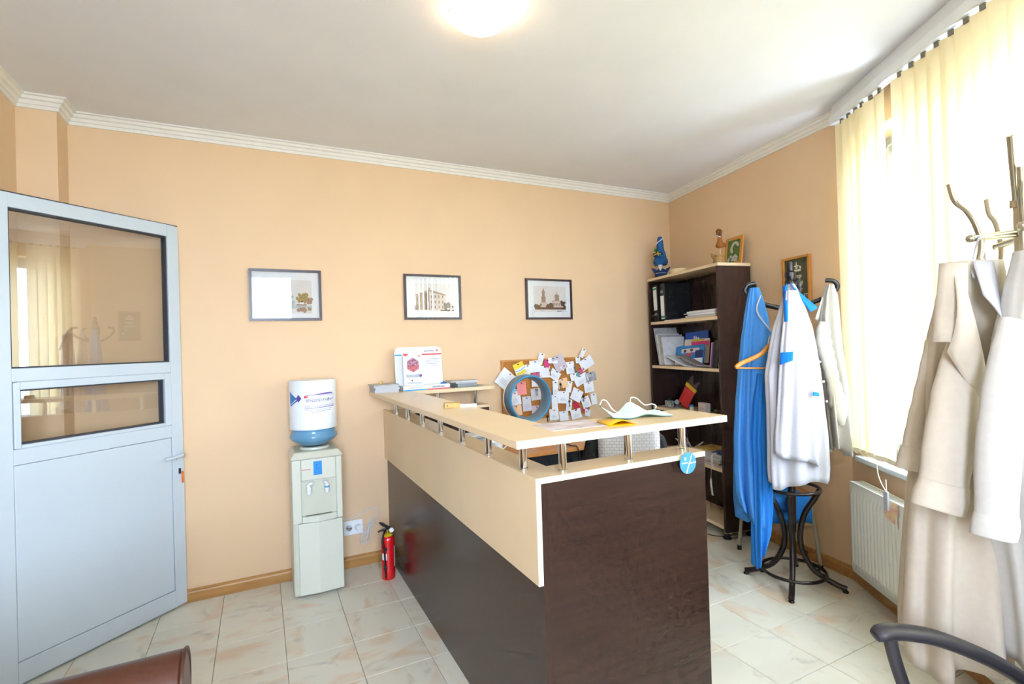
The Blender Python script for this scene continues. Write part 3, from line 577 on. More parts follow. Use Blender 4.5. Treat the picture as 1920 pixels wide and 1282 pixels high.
MB().box(0.037, 0.115, -0.003, 0.003, 0.0, 0.014).box(0.100, 0.112, -0.012, 0.012, 0, 0.01).build('clear_strip', M('frosted_acrylic', '#dfe4e4', 0.2), gb)
MB().lathe([(0.003, 0), (0.003, 0.001)], 8, T=T3(-0.022, -0.022, 0.012) @ RX).build('screw', black, gb)
solo('flyer', MB().box(-0.105, 0.105, -0.075, 0.075, 0, 0.0012), M('flyer_print', '#e6e3ea', 0.35, col2='#b9a2a6', scale=14), 'printed white flyer lying on the front shelf beside a yellow pocket', 'flyer', (1.475, -2.0, ZS), R(-3))
pk = thing('yellow_pocket', 'bright yellow plastic pocket lying in front of the face mask', 'pocket', (1.625, -2.06, ZS), R(-12))
rows = []
for i in range(9):
    u = i / 8; rows.append([(-0.05 + 0.1 * u, -0.06 + 0.11 * v, 0.004 + (0.014 * math.sin(math.pi * u)) * (1 - v * 0.7)) for v in (0, 0.33, 0.66, 1)])
rows2 = [[(x, y, 0.001) for x, y, z in r0] for r0 in rows]
mb = MB().grid(rows).grid(rows2); mb.build('sleeve', M('yellow_plastic', '#f2b705', 0.35, var=0.05), pk, smooth=60, solid=0.0015)
mk = thing('face_mask', 'pale mint green face mask curled up on the front shelf', 'face mask', (1.77, -2.0, ZS), R(-8))
mint = M('mint_fabric', '#dcefe9', 0.8, var=0.03, scale=50, bump=0.2); mintd = M('mint_fabric_outer', '#9cd6bd', 0.8, var=0.04)
rows = []; rowsb = []
for i in range(17):
    u = i / 16; x = -0.13 + 0.255 * u
    prof = 0.052 * max(0, 1 - u / 0.36) ** 1.3 + 0.045 * math.exp(-((u - 0.62) / 0.16) ** 2) + 0.012 * max(0, (u - 0.85) / 0.15)
    ra = []; rb = []
    for j in range(9):
        v = j / 8; y = -0.055 + 0.12 * v + 0.03 * math.sin(u * 3)
        z = 0.0035 + prof * (0.25 + 0.75 * v) + 0.0015 * math.sin(v * 19)
        ra.append((x, y, z)); rb.append((x, y + 0.001, max(0.0008, z - 0.0028)))
    rows.append(ra); rowsb.append(rb)
MB().grid(rows).build('inner_layer', mint, mk, smooth=80)
MB().grid(rowsb).build('outer_layer', mintd, mk, smooth=80)
lp = M('elastic_white', '#f3f6f5', 0.7)
MB().tube(bez([(-0.125, 0.05, 0.05), (-0.11, 0.058, 0.066), (-0.09, 0.06, 0.06), (-0.075, 0.045, 0.03), (-0.07, 0.0, 0.018)], 6), 0.0022, 6).build('ear_loop', lp, mk, smooth=60)
MB().tube(bez([(0.02, 0.075, 0.048), (0.03, 0.085, 0.064), (0.055, 0.085, 0.06), (0.08, 0.07, 0.035), (0.105, 0.055, 0.038), (0.118, 0.05, 0.03), (0.112, 0.045, 0.022)], 6), 0.0022, 6).build('ear_loop', lp, mk, smooth=60)
tg = thing('hanging_tag', 'round blue tag with white print hanging on the counter front', 'tag', (1.860, -2.156, 0.995))
tgb = M('tag_blue', '#4a9ae6', 0.35, var=0.03); tgw = M('tag_white_print', '#dcebf8', 0.5)
MB().lathe([(0.0375, 0), (0.0375, 0.0022)], 40, T=Matrix.Diagonal((1, 1, 1, 1)) @ T3(0, 0.0, 0) @ RX).build('disc', tgb, tg)
decals('print', [(tgw, [(-0.012, -0.034), (-0.007, -0.0355), (0.020, 0.028), (0.016, 0.030)]), (tgw, rect(0.004, 0.036, -0.003, 0.0015)), (tgw, ell(-0.014, 0.016, 0.005, 0.006, 10)), (tgw, rect(-0.031, -0.001, 0.0, 0.004))], tg, y=-0.0023)
MB().tube([(0.004, 0.006, 0.120), (0.005, 0.001, 0.075), (0.003, -0.001, 0.03)], 0.0007, 5).build('string', M('purple_thread', '#4c2a55', 0.8), tg)

# ---------------------------------------------------------------- inside the counter
cup = thing('coffee_cup', 'white porcelain cup with a curled handle on the desk', 'cup', (1.85, -0.555, 0.7405))
MB().lathe([(0.026, 0), (0.028, 0.003), (0.036, 0.03), (0.045, 0.078), (0.0445, 0.08), (0.0425, 0.078), (0.034, 0.03), (0.022, 0.006), (0.0, 0.005)], 32).build('bowl', white, cup, smooth=50)
MB().tube(bez([(0.042, -0.006, 0.068), (0.055, -0.008, 0.074), (0.068, -0.01, 0.066), (0.066, -0.01, 0.05), (0.05, -0.008, 0.034), (0.036, -0.005, 0.028)], 5), 0.0042, 8).build('handle', white, cup, smooth=60)
gbx = thing('document_box', 'grey document box with papers on top behind the chrome posts', 'box', (1.86, -0.335, 0.7405))
MB().box(-0.10, 0.09, -0.09, 0.09, 0, 0.085).build('box', M('grey_board', '#a4a09c', 0.6), gbx, bevel=0.002)
MB().box(-0.122, -0.101, -0.088, 0.088, 0, 0.088).build('file', M('pale_green_file', '#bccabb', 0.5), gbx, bevel=0.001)
MB().lathe([(0.008, 0), (0.008, 0.001)], 12, T=T3(-0.112, -0.088, 0.03) @ RX).build('finger_hole', black, gbx)
stack('paper_pile', 'untidy white and blue papers on the grey document box', 'papers', (1.845, -0.335, 0.8292), R(8), [(0.24, 0.15, 0.004, -0.03, 0, 0, M('blue_tinted_paper', '#c3d0ee', 0.6)), (0.23, 0.14, 0.003, 0.0, 0, -8, paper), (0.2, 0.15, 0.004, -0.02, 0.0, 5, paperg), (0.21, 0.13, 0.003, -0.01, 0, -3, paper)])
solo('notepad', MB().box(-0.07, 0.07, -0.05, 0.05, 0, 0.012), paper, 'white notepad lying on the desk beside the cup', 'notepad', (1.80, -0.645, 0.7405), R(10))
ph = thing('desk_phone', 'black device with an aerial on the counter worktop', 'device', (1.60, -1.06, 0.7405), R(-12))
MB().prism([(-0.11, -0.07), (0.11, -0.07), (0.11, 0.07), (-0.11, 0.07)], 0, 0.05).build('body', M('dark_slate_plastic', '#2b333b', 0.4), ph, bevel=0.008)
MB().prism([(-0.10, -0.05), (0.0, -0.05), (0.0, 0.06), (-0.10, 0.06)], 0.05, 0.075).build('handset', blackp, ph, bevel=0.01)
MB().tube(bez([(0.09, 0.05, 0.045), (0.095, 0.052, 0.075), (0.09, 0.055, 0.095)], 5), [0.007] * 6 + [0.01] * 5, 8).build('aerial', blackp, ph, smooth=60)
solo('folder', MB().box(-0.14, 0.14, -0.10, 0.10, 0, 0.012), M('purple_grey_folder', '#5d5468', 0.5), 'dark purple folder lying on the worktop beside the phone', 'folder', (1.58, -0.83, 0.7405), R(20))
solo('yellow_note', MB().box(-0.09, 0.09, -0.02, 0.02, 0, 0.002), M('sticky_yellow', '#e8c52a', 0.6), 'narrow yellow strip of paper lying on the purple folder', 'note', (1.60, -0.80, 0.7528), R(20))
# bladeless fan
fan = thing('bladeless_fan', 'blue ring shaped bladeless fan on a white base', 'fan', (2.185, -0.36, 0.7405))
fb = M('fan_blue_rim', '#2f8ab8', 0.3); fi = M('fan_slate_inner', '#6a8797', 0.35)
TF = T3(0, 0.05, 0.315) @ Matrix.Rotation(R(90), 4, 'X')
MB().lathe([(0.158, 0.0), (0.164, 0.012), (0.164, 0.085), (0.157, 0.10), (0.150, 0.102), (0.1445, 0.097), (0.137, 0.06), (0.134, 0.012), (0.140, 0.0), (0.158, 0.0)], 64, T=TF, cap=False).build('ring', fi, fan, smooth=50)
MB().tube([(0.1545 * math.cos(a), -0.052, 0.315 + 0.1545 * math.sin(a)) for a in [2 * math.pi * i / 64 for i in range(64)]], 0.0062, 8, closed=True).build('rim', fb, fan, smooth=60)
MB().tube([(0.160 * math.cos(a), 0.048, 0.315 + 0.160 * math.sin(a)) for a in [2 * math.pi * i / 64 for i in range(64)]], 0.005, 8, closed=True).build('rear_rim', white, fan, smooth=60)
MB().lathe([(0.066, 0), (0.066, 0.012)], 32).build('base_ring', blackp, fan, smooth=40)
MB().lathe([(0.065, 0.012), (0.066, 0.06), (0.058, 0.14), (0.045, 0.158)], 32).build('base', white, fan, smooth=40)
solo('fan_cable', MB().tube(bez([(2.25, -0.37, 0.745), (2.32, -0.42, 0.75), (2.36, -0.52, 0.745), (2.37, -0.62, 0.745), (2.38, -0.675, 0.74), (2.385, -0.685, 0.65), (2.38, -0.69, 0.45)], 6), 0.004, 6), blackp, 'thin black cable running from the fan over the desk edge', 'cable', smooth=60)

# cork board with notes
cork = M('cork', '#b97a35', 0.9, col2='#a2662a', scale=120, bump=0.3); oak = M('orange_frame_wood', '#c98a3c', 0.4, col2='#b5752c', scale=8)
cbd = thing('cork_board', 'orange framed cork board crowded with pinned notes and keys', 'cork board', (2.555, 0, 0.845))
MB().box(-0.385, 0.375, -0.012, -0.001, 0.012, 0.455).build('cork', cork, cbd)
for b in ((-0.40, -0.385, 0.0, 0.468), (0.375, 0.39, 0.0, 0.468), (-0.385, 0.375, 0.0, 0.012), (-0.385, 0.375, 0.455, 0.468)):
    MB().box(b[0], b[1], -0.020, -0.001, b[2], b[3]).build('frame_rail', oak, cbd, bevel=0.002)
NOTE = {'w': (paper, 'white'), 'g': (paperg, 'grey white'), 'y': (M('note_yellow', '#f0d437', 0.6), 'yellow'), 'm': (M('note_magenta', '#d83a7a', 0.5), 'magenta'), 'p': (M('note_rose', '#cf5a80', 0.5, var=0.2, scale=80), 'rose pink'), 'l': (M('note_lilac', '#cbbfca', 0.7), 'lilac grey'), 's': (M('note_salmon', '#ef8f8c', 0.6), 'salmon'), 'e': (M('note_peach', '#efc79b', 0.7), 'peach'), 't': (M('note_teal', '#5f9aa0', 0.6), 'teal'), 'r': (M('note_red', '#c21f3c', 0.5), 'red'), 'b': (M('note_pale_blue', '#a9c3cf', 0.6), 'pale blue'), 'f': (M('note_photo', '#bfc0c2', 0.4, var=0.35, scale=25), 'grey photo')}
pinc = [M('pin_red', '#c8273a', 0.3), M('pin_dark', '#24324a', 0.3), M('pin_teal', '#2f6f78', 0.3), M('pin_blue', '#2b4f9c', 0.3)]
pmes = [MB().lathe([(0.0045, 0), (0.0035, 0.003), (0.003, 0.007), (0.0045, 0.009), (0.004, 0.011)], 10, T=RX).mesh('pin', m_, 40) for m_ in pinc]
inkm = M('ink_grey', '#8d93a8', 0.7)
NL = [(200, 500, 250, 270, 40, 'w', 'large blank white sheet hanging over the left edge of the cork board'), (405, 345, 160, 190, -20, 'y', 'yellow flyer with a blue white band pinned at upper left'), (525, 370, 90, 160, 3, 'w', None), (650, 320, 175, 180, -4, 'w', 'square white note with a red pin above the fan ring'), (740, 205, 85, 175, 22, 'w', 'narrow white strip sticking up over the top rail, first from left'), (835, 285, 85, 120, 10, 'm', 'magenta star shaped card near the top of cork board'), (930, 245, 150, 85, 2, 'w', None), (1035, 285, 190, 250, -25, 'l', 'large lilac grey sheet overlapping the top rail'), (1090, 360, 70, 75, 38, 'w', 'tiny white note tilted below the lilac grey sheet'), (800, 410, 165, 180, 2, 'w', None), (960, 470, 170, 150, 35, 'w', None), (670, 445, 140, 60, 5, 'p', 'rose pink strip just above the fan ring'), (1215, 370, 145, 190, -5, 'w', None), (1435, 145, 70, 150, 30, 'w', 'narrow white strip sticking up at the right end of the rail'), (1350, 255, 80, 100, 0, 'w', None), (1500, 310, 230, 170, -28, 'w', 'wide white card tilted over the right edge near the top'), (1395, 420, 110, 70, -42, 'p', 'rose pink label tucked under the wide white card'), (1345, 480, 55, 85, 30, 't', 'teal scrap of paper at the right of cork board'), (1400, 570, 230, 150, -24, 'w', 'white card with printed lines right of the keys'), (1570, 535, 180, 150, -10, 'f', 'grey photo card hanging over the right edge'), (1530, 700, 165, 170, -8, 'w', None), (1280, 520, 130, 110, -10, 'w', None), (1085, 610, 170, 150, -12, 'e', 'peach note behind the black headed keys'), (1185, 670, 95, 170, 14, 'w', None), (1085, 830, 190, 190, 6, 'w', None), (1310, 810, 180, 190, 28, 'w', 'tilted white square with a blue pin right of centre'), (960, 690, 90, 260, 0, 'w', None), (945, 900, 100, 240, 2, 'w', None), (1470, 940, 140, 180, -18, 'w', None), (1610, 900, 100, 180, -4, 'w', 'white ticket with green corner on the lower right edge'), (1300, 975, 85, 130, -30, 'r', 'red tag on the lower right of the cork board'), (1450, 1055, 85, 70, 20, 'm', 'magenta scrap at the lower right of cork board'), (925, 1085, 150, 170, 1, 'w', None), (1085, 1120, 150, 150, -2, 'w', 'white note with red scribbles on the bottom rail'), (1290, 1110, 170, 150, -10, 'w', None), (1490, 1110, 95, 110, 12, 'w', None), (1180, 960, 95, 180, 10, 'w', None), (430, 640, 140, 200, -3, 's', 'salmon note seen through the upper left of the fan ring'), (765, 790, 110, 240, -3, 's', 'salmon note seen through the right of the fan ring'), (655, 560, 140, 140, 3, 'w', None), (330, 785, 160, 200, -6, 'w', None), (650, 745, 165, 180, -4, 'g', None), (500, 880, 135, 220, -2, 'g', None), (340, 970, 165, 160, -6, 'e', 'peach note seen through the lower left of the fan ring'), (650, 1015, 160, 190, 2, 'l', 'lilac grey note seen through the bottom of fan ring'), (345, 665, 90, 80, 0, 'b', 'pale blue scrap seen through the left of the fan ring'), (270, 1080, 110, 120, 0, 'w', None)]
LM = {0: 'big sheet on the left edge', 1: 'yellow flyer', 3: 'square note above the fan', 5: 'magenta star', 7: 'large lilac sheet', 11: 'rose strip above the fan', 15: 'wide tilted card', 18: 'printed card', 19: 'grey photo', 22: 'peach note with keys', 25: 'tilted square note', 29: 'ticket on the right edge', 30: 'red tag', 33: 'red scribbled note', 37: 'upper salmon note', 38: 'right salmon note', 43: 'lower peach note', 44: 'lower lilac note'}
used_l = set()
def near_label(k):
    cx, cy = NL[k][0], NL[k][1]; cn = NOTE[NL[k][5]][1]
    for i in sorted(LM, key=lambda i: (NL[i][0] - cx) ** 2 + (NL[i][1] - cy) ** 2):
        dx, dy = cx - NL[i][0], cy - NL[i][1]
        dirs = ['right of' if dx > 0 else 'left of', 'below' if dy > 0 else 'above']
        if abs(dy) > abs(dx): dirs.reverse()
        for w_ in dirs[:1]:
            s = f'plain {cn} note pinned just {w_} the {LM[i]}'
            if s not in used_l: used_l.add(s); return s
for k, (cx, cy, w, h, ro, c, lb) in enumerate(NL):
    lb = lb or near_label(k); m_, cn = NOTE[c]; X = 2.158 + (cx - 150) * 0.000567; Z = 1.309 - (cy - 215) * 0.000508; w_ = w * 0.000567 / 2; h_ = h * 0.000508 / 2
    t = thing('pinned_note', lb or f'small plain {cn} note pinned among others on the cork board', 'note', (X, -0.022 - 0.0006 * (k % 9), Z), group='notes pinned to the cork board', rot=(0, R(ro), 0))
    cur = 0.004 + 0.004 * ((k * 37) % 5) / 5
    rows = [[(w_ * (2 * i / 4 - 1), -cur * (1 - j / 4) ** 2 * (0.4 + 0.6 * abs(2 * i / 4 - 1)), h_ * (2 * j / 4 - 1)) for i in range(5)] for j in range(5)]
    MB().grid(rows).build('sheet', m_, t, solid=0.0004)
    p = bpy.data.objects.new('pin', pmes[k % 4]); COL.objects.link(p); p.parent = t; p.location = (0, -0.0003, h_ * 0.78)
    if c in 'wg' and k % 2 == 0:
        mb = MB()
        for i in range(3): mb.poly([(-w_ * 0.6, -0.0035 - cur, -h_ * (0.1 + 0.22 * i)), (w_ * (0.2 + 0.13 * ((k + i) % 4)), -0.0035 - cur, -h_ * (0.1 + 0.22 * i)), (w_ * (0.2 + 0.13 * ((k + i) % 4)), -0.0035 - cur, -h_ * (0.13 + 0.22 * i)), (-w_ * 0.6, -0.0035 - cur, -h_ * (0.13 + 0.22 * i))])
        mb.build('handwriting', inkm, t)
    if c == 'y': decals('print', [(paper, [(-w_, -h_ * 0.5), (w_, -h_ * 0.35), (w_, h_ * 0.2), (-w_, h_ * 0.15)]), (sky, [(-w_, -h_ * 0.05), (0, -h_ * 0.22), (w_, 0.02 * h_), (w_, -h_ * 0.08), (0, -h_ * 0.3), (-w_, -h_ * 0.14)])], t, y=-0.009)
kb = M('key_brass', '#b08a3a', 0.35, 0.8); ks = M('key_steel', '#8a8d90', 0.3, 0.9)
for k, (cx, cy, m_, head, lb) in enumerate(((870, 410, kb, kb, 'brass key hanging near the top of the cork board'), (1280, 390, ks, ks, 'steel key with a ring hanging at the upper right of board'), (1030, 640, kb, blackp, 'pair of keys with a black plastic head on the cork board'), (650, 700, ks, ks, 'steel key seen through the fan ring'), (1170, 920, ks, ks, 'thin steel key hanging low on the cork board'), (1410, 860, ks, blackp, 'dark key hanging at the lower right of the cork board'), (800, 1120, blackp, blackp, 'black car key hanging at the bottom beside the fan'))):
    X = 2.158 + (cx - 150) * 0.000567; Z = 1.309 - (cy - 215) * 0.000508
    t = thing('key', lb, 'key', (X, -0.040, Z), group='keys hanging on the cork board')
    MB().lathe([(0.010, 0), (0.010, 0.003)], 16, T=T3(0, 0, 0.01) @ RX).build('head', head, t)
    MB().box(-0.003, 0.003, -0.0028, -0.0003, -0.032, 0.002).box(0.003, 0.006, -0.0028, -0.0003, -0.030, -0.02).build('blade', m_, t)
    if k == 2: MB().box(0.004, 0.010, -0.0062, -0.0035, -0.03, 0.004, T=Matrix.Rotation(R(-18), 4, 'Y')).build('blade', kb, t)
    MB().tube([(0.006 * math.cos(a), -0.0015, 0.024 + 0.006 * math.sin(a)) for a in [2 * math.pi * i / 12 for i in range(12)]], 0.0009, 5, closed=True).tube([(0, -0.001, 0.028), (0, 0.02, 0.030)], 0.001, 5).build('ring', ks, t)

# office chair behind the counter with a white quilted cloth on its back
oc = thing('office_chair', 'black swivel office chair with a checked white cloth on the backrest', 'chair', (2.30, -1.22, 0), R(-30))
cloth_b = M('black_upholstery', '#1b1c1f', 0.75, var=0.1, scale=80, bump=0.2)
TB = T3(0, -0.16, 0.50) @ Matrix.Rotation(R(6), 4, 'X')
bp2 = [(-0.17, 0), (0.17, 0), (0.215, 0.12), (0.225, 0.32), (0.20, 0.44), (0.12, 0.485), (-0.12, 0.485), (-0.20, 0.44), (-0.225, 0.32), (-0.215, 0.12)]
MB().prism(bp2, -0.03, 0.03, T=TB @ Matrix.Rotation(R(90), 4, 'X')).build('backrest', cloth_b, oc, bevel=0.02)
MB().prism([(-0.22, -0.2), (0.22, -0.2), (0.24, 0.0), (0.21, 0.24), (-0.21, 0.24), (-0.24, 0.0)], 0.42, 0.49, T=T3(0, 0.06, 0)).build('seat', cloth_b, oc, bevel=0.02)
MB().tube(bez([(0, -0.13, 0.43), (0, -0.20, 0.45), (0, -0.215, 0.52), (0, -0.205, 0.62)], 5), 0.022, 8, flat=0.5).build('back_bracket', blackp, oc, smooth=60)
MB().lathe([(0.028, 0.09), (0.028, 0.25), (0.02, 0.25), (0.02, 0.42)], 16).build('gas_lift', blackp, oc, smooth=40)
for i in range(5):
    a = R(72 * i + 20); MB().tube([(0.03 * math.cos(a), 0.03 * math.sin(a), 0.10), (0.27 * math.cos(a), 0.27 * math.sin(a), 0.07)], [0.024, 0.016], 8).build('base_arm', blackp, oc, smooth=40)
    MB().lathe([(0.025, -0.018), (0.025, 0.018)], 14, T=T3(0.27 * math.cos(a), 0.27 * math.sin(a), 0.026) @ Matrix.Rotation(a, 4, 'Z') @ RX).build('caster', black, oc)
for s in (-1, 1): MB().tube(bez([(s * 0.20, 0.10, 0.45), (s * 0.27, 0.10, 0.47), (s * 0.28, 0.08, 0.62), (s * 0.275, 0.0, 0.66), (s * 0.27, -0.08, 0.66)], 5), 0.017, 8).build('armrest', blackp, oc, smooth=60)
qm = M('quilted_white', '#dedcdd', 0.9, var=0.03)
nt = qm.node_tree; bs = nt.nodes['Principled BSDF']; tcq = nt.nodes.new('ShaderNodeTexCoord'); br = nt.nodes.new('ShaderNodeTexBrick')
br.inputs['Color1'].default_value = (0.68, 0.67, 0.68, 1); br.inputs['Color2'].default_value = (0.62, 0.61, 0.63, 1); br.inputs['Mortar'].default_value = (0.28, 0.27, 0.29, 1); br.inputs['Scale'].default_value = 16; br.inputs['Mortar Size'].default_value = 0.012; br.inputs['Brick Width'].default_value = 0.4
mpq = nt.nodes.new('ShaderNodeMapping'); mpq.inputs['Rotation'].default_value = (R(-90), 0, 0); nt.links.new(tcq.outputs['Object'], mpq.inputs[0]); nt.links.new(mpq.outputs[0], br.inputs['Vector']); nt.links.new(br.outputs[0], bs.inputs['Base Color'])
rows = []
for j in range(13):
    v = j / 12; hang = [(-0.045, 0.05 + 0.42 * v)] if False else None
    L_ = v * 0.85
    if L_ < 0.42: yy, zz = 0.040, 0.09 + L_
    elif L_ < 0.52: t_ = (L_ - 0.42) / 0.10 * math.pi; yy, zz = 0.040 * math.cos(t_), 0.495 + 0.01 * math.sin(t_)
    else: yy, zz = -0.040, 0.495 - (L_ - 0.52)
    rows.append([tuple(TB @ Vector((-0.155 + 0.31 * i / 10 + 0.012 * math.sin(v * 5), -yy + 0.002 * math.sin(i * 1.7 + v * 6), zz))) for i in range(11)])
solo_q = MB().grid(rows)
o = solo_q.build('chair_cloth', qm, smooth=60, solid=0.003); o.location = oc.location; o.rotation_euler = oc.rotation_euler
tag(o, 'white cloth with a dark grid draped over the black chair back', 'cloth')

# ---------------------------------------------------------------- bookshelf in the corner
bs_ = thing('bookshelf', 'tall dark brown open bookshelf with beige shelf edges in the corner', 'bookshelf'); bs_.matrix_basis = F1
BX0, BX1, BF, BBk = 0.095, 1.005, -0.30, -0.022
MB().box(BX0, BX0 + 0.022, BF, BBk, 0.055, 1.945).build('side_panel', wengeZ, bs_)
MB().box(BX1 - 0.022, BX1, BF, BBk, 0.055, 1.945).build('side_panel', wengeZ, bs_)
MB().box(BX0 + 0.022, BX1 - 0.022, BBk - 0.006, BBk, 0.055, 1.945).build('back_panel', wengeZ, bs_)
tpb = MB().box(BX0 - 0.004, BX1 + 0.004, BF - 0.006, BBk, 1.9455, 1.967).build('top_board', beige, bs_, bevel=0.001)
for z in (1.567, 1.192, 0.838, 0.478, 0.075):
    MB().box(BX0 + 0.0225, BX1 - 0.0225, BF + 0.002, BBk - 0.0065, z, z + 0.022).build('shelf', beige, bs_)
for x in (BX0 + 0.04, BX1 - 0.04):
    for y in (BF + 0.04, BBk - 0.04): MB().lathe([(0.028, 0), (0.03, 0.006), (0.018, 0.02), (0.014, 0.055)], 16, c=(x, y, 0)).build('foot', black, bs_, smooth=40)
MB().box(BX1 - 0.0218, BX1 - 0.0002, BF, BBk, 0.0525, 0.0548).build('bottom_edge', beige, bs_)
SH = {1: 1.5895, 2: 1.2145, 3: 0.8605, 4: 0.5005}
def on1(x, off, z): return F1 @ Vector((x, -off, z))
RZ1 = math.atan2(d1.y, d1.x)
green = M('label_green', '#1d8a5a', 0.5); ring_m = M('ring_steel', '#b9bcc0', 0.25, 0.9)
for x, tilt, gtop, lb in ((0.182, -3, True, 'black ring binder with green label top, tight against the shelf side'), (0.285, -2, False, 'black ring binder with green label bottom, right of the other binder')):
    t = thing('ring_binder', lb, 'binder', on1(x, 0.0, SH[1]), group='ring binders on the top shelf'); t.rotation_euler = (0, 0, RZ1); t.matrix_basis = t.matrix_basis @ Matrix.Rotation(R(tilt), 4, 'Y')
    MB().box(-0.036, 0.036, -0.282, -0.03, 0.006, 0.318).build('cover', M('binder_black', '#232426', 0.55, var=0.15, scale=150), t, bevel=0.003)
    decals('spine_label', [(paper, rect(-0.026, 0.024, 0.02 if not gtop else 0.10, 0.215 if not gtop else 0.30)), (green, rect(-0.026, 0.024, 0.028 if not gtop else 0.275, 0.045 if not gtop else 0.292))], t, y=-0.2822)
    MB().tube([(0.012 * math.cos(a), -0.283, (0.25 if not gtop else 0.065) + 0.012 * math.sin(a)) for a in [2 * math.pi * i / 16 for i in range(16)]], 0.002, 6, closed=True).build('finger_ring', ring_m, t)
    if not gtop:
        for yy, zz in ((-0.24, 0.20), (-0.24, 0.14), (-0.205, 0.15), (-0.205, 0.19)): MB().lathe([(0.003, 0), (0.003, 0.001)], 8, T=T3(0.0362, yy, zz) @ Matrix.Rotation(R(90), 4, 'Y')).build('rivet', ring_m, t)
def pile(name, label, cat, x, off, z, rz, sheets, group=None): return stack(name, label, cat, on1(x, off, z), RZ1 + R(rz), sheets, group)
cream = M('cream_paper', '#e2dccb', 0.7)
pile('paper_stack', 'loose stack of white papers beside the black binders', 'papers', 0.76, 0.16, SH[1], 0, [(0.40, 0.24, 0.010, -0.03, 0, 0, M('tan_paper', '#cdb68e', 0.7)), (0.34, 0.24, 0.014, 0, 0, 2, edg), (0.33, 0.23, 0.012, 0.01, 0, -2, paper), (0.35, 0.24, 0.005, -0.02, 0, 1, paperg), (0.33, 0.22, 0.012, 0.01, -0.01, 0, cov2), (0.30, 0.22, 0.004, 0.02, 0, 4, cov1)])
solo('loose_sheet', MB().box(-0.12, 0.12, -0.02, 0.02, 0, 0.006), paperg, 'grey sheet lying flat in front of the black binder', 'paper', on1(0.43, 0.27, SH[1]), RZ1)
# second shelf: leaning magazines
def leaner(name, label, cat, x, off, z, w, h, th, tilt, yaw, m_, art=None, group=None):
    t = thing(name, label, cat, on1(x, off, z), group=group); t.rotation_euler = (0, 0, RZ1 + R(yaw)); t.matrix_basis = t.matrix_basis @ Matrix.Rotation(R(tilt), 4, 'Y')
    MB().box(-th / 2, th / 2, -w, 0, 0.0, h).build('cover', m_, t)
    if art: decals('print', art, t, y=0, conv=lambda p: Vector((th / 2 + 0.0002 - p[1], p[0], p[2])))
    return t
for i, (x, h, ti, m_, lb) in enumerate(((0.175, 0.325, -13, M('mag_pale', '#bfc4c6', 0.4, var=0.2, scale=20), 'tall pale grey magazine leaning at the left end of shelf'), (0.195, 0.27, -12, cov2, 'white magazine leaning second from the left end'), (0.212, 0.26, -12, M('mag_cream', '#d2cdbf', 0.5, var=0.15, scale=20), 'cream magazine leaning third from the left end'), (0.232, 0.26, -11, cov1, 'grey magazine leaning fourth from the left end'), (0.255, 0.24, -10, cov2, 'white magazine leaning behind the blue booklet'))):
    leaner('magazine', lb, 'magazine', x + 0.03, 0.06, SH[2] + 0.004, 0.22, h, 0.012, ti, 0, m_, group='magazines on the second shelf')
bb = M('booklet_blue', '#1c58b4', 0.4); 
def facing(name, label, cat, x, off, z, w, h, tilt, yaw, roll, m_, art, txt=None):
    t = thing(name, label, cat, on1(x, off, z)); t.rotation_euler = (0, 0, RZ1 + R(yaw)); t.matrix_basis = t.matrix_basis @ Matrix.Rotation(R(-tilt), 4, 'X') @ Matrix.Rotation(R(roll), 4, 'Y')
    MB().box(-w / 2, w / 2, 0, 0.006, 0, h).build('cover', m_, t)
    decals('print', art, t, y=0)
    return t
facing('booklet', 'blue booklet with white lettering standing on the second shelf', 'booklet', 0.44, 0.085, SH[2] + 0.1, 0.25, 0.18, 8, 8, -4, bb, [(paper, rect(-0.03, -0.022, 0.115, 0.145)), (paper, rect(-0.018, -0.010, 0.115, 0.145)), (paper, [(-0.006, 0.115), (0.004, 0.145), (0.014, 0.115)]), (paper, rect(0.018, 0.03, 0.115, 0.13)), (paper, rect(-0.02, 0.02, 0.065, 0.075)), (paper, rect(-0.05, 0.05, 0.048, 0.054))])
facing('booklet', 'booklet with magenta and yellow cover strip below the blue booklet', 'booklet', 0.47, 0.115, SH[2] + 0.02, 0.27, 0.20, 9, 8, -2, M('booklet_white', '#ddd8cf', 0.5), [(NOTE['m'][0], rect(-0.06, 0.135, 0.145, 0.18)), (M('print_lime', '#c3b92a', 0.5), rect(-0.06, 0.08, 0.182, 0.197))])
facing('booklet', 'blue and red patterned booklet with a yellow corner on second shelf', 'booklet', 0.46, 0.172, SH[2] + 0.014, 0.30, 0.155, 12, 10, -4, M('booklet_sky', '#2a7cc0', 0.4), [(paperg, rect(-0.09, 0.10, 0.095, 0.13)), (sep, ell(-0.05, 0.11, 0.016, 0.012)), (sep, ell(0.02, 0.115, 0.016, 0.012)), (redst, [(-0.09, 0.07), (0.03, 0.10), (0.02, 0.07), (-0.08, 0.05)]), (navy, rect(0.06, 0.14, 0.05, 0.11)), (M('print_yellow', '#e6d31f', 0.5), rect(-0.15, -0.10, 0.05, 0.075)), (paper, rect(-0.15, 0.14, 0.0, 0.045))])
def openmag(label, x, off, z, yaw, w, d, rise, m_):
    rows = [[(-w / 2 + w * i / 10, -d / 2 + d * j / 4, 0.004 + rise * max(0, 1 - i / 10) ** 1.6 + 0.006 * math.sin(i * 0.6)) for i in range(11)] for j in range(5)]
    o = MB().grid(rows).build('open_magazine', m_, smooth=60, solid=0.006); o.location = on1(x, off, z); o.rotation_euler = (0, 0, RZ1 + R(yaw)); return tag(o, label, 'magazine', 'magazines on the second shelf')
openmag('white magazine slumped forward beneath the patterned booklet', 0.47, 0.245, SH[2] + 0.002, 4, 0.32, 0.085, 0.075, cov2)
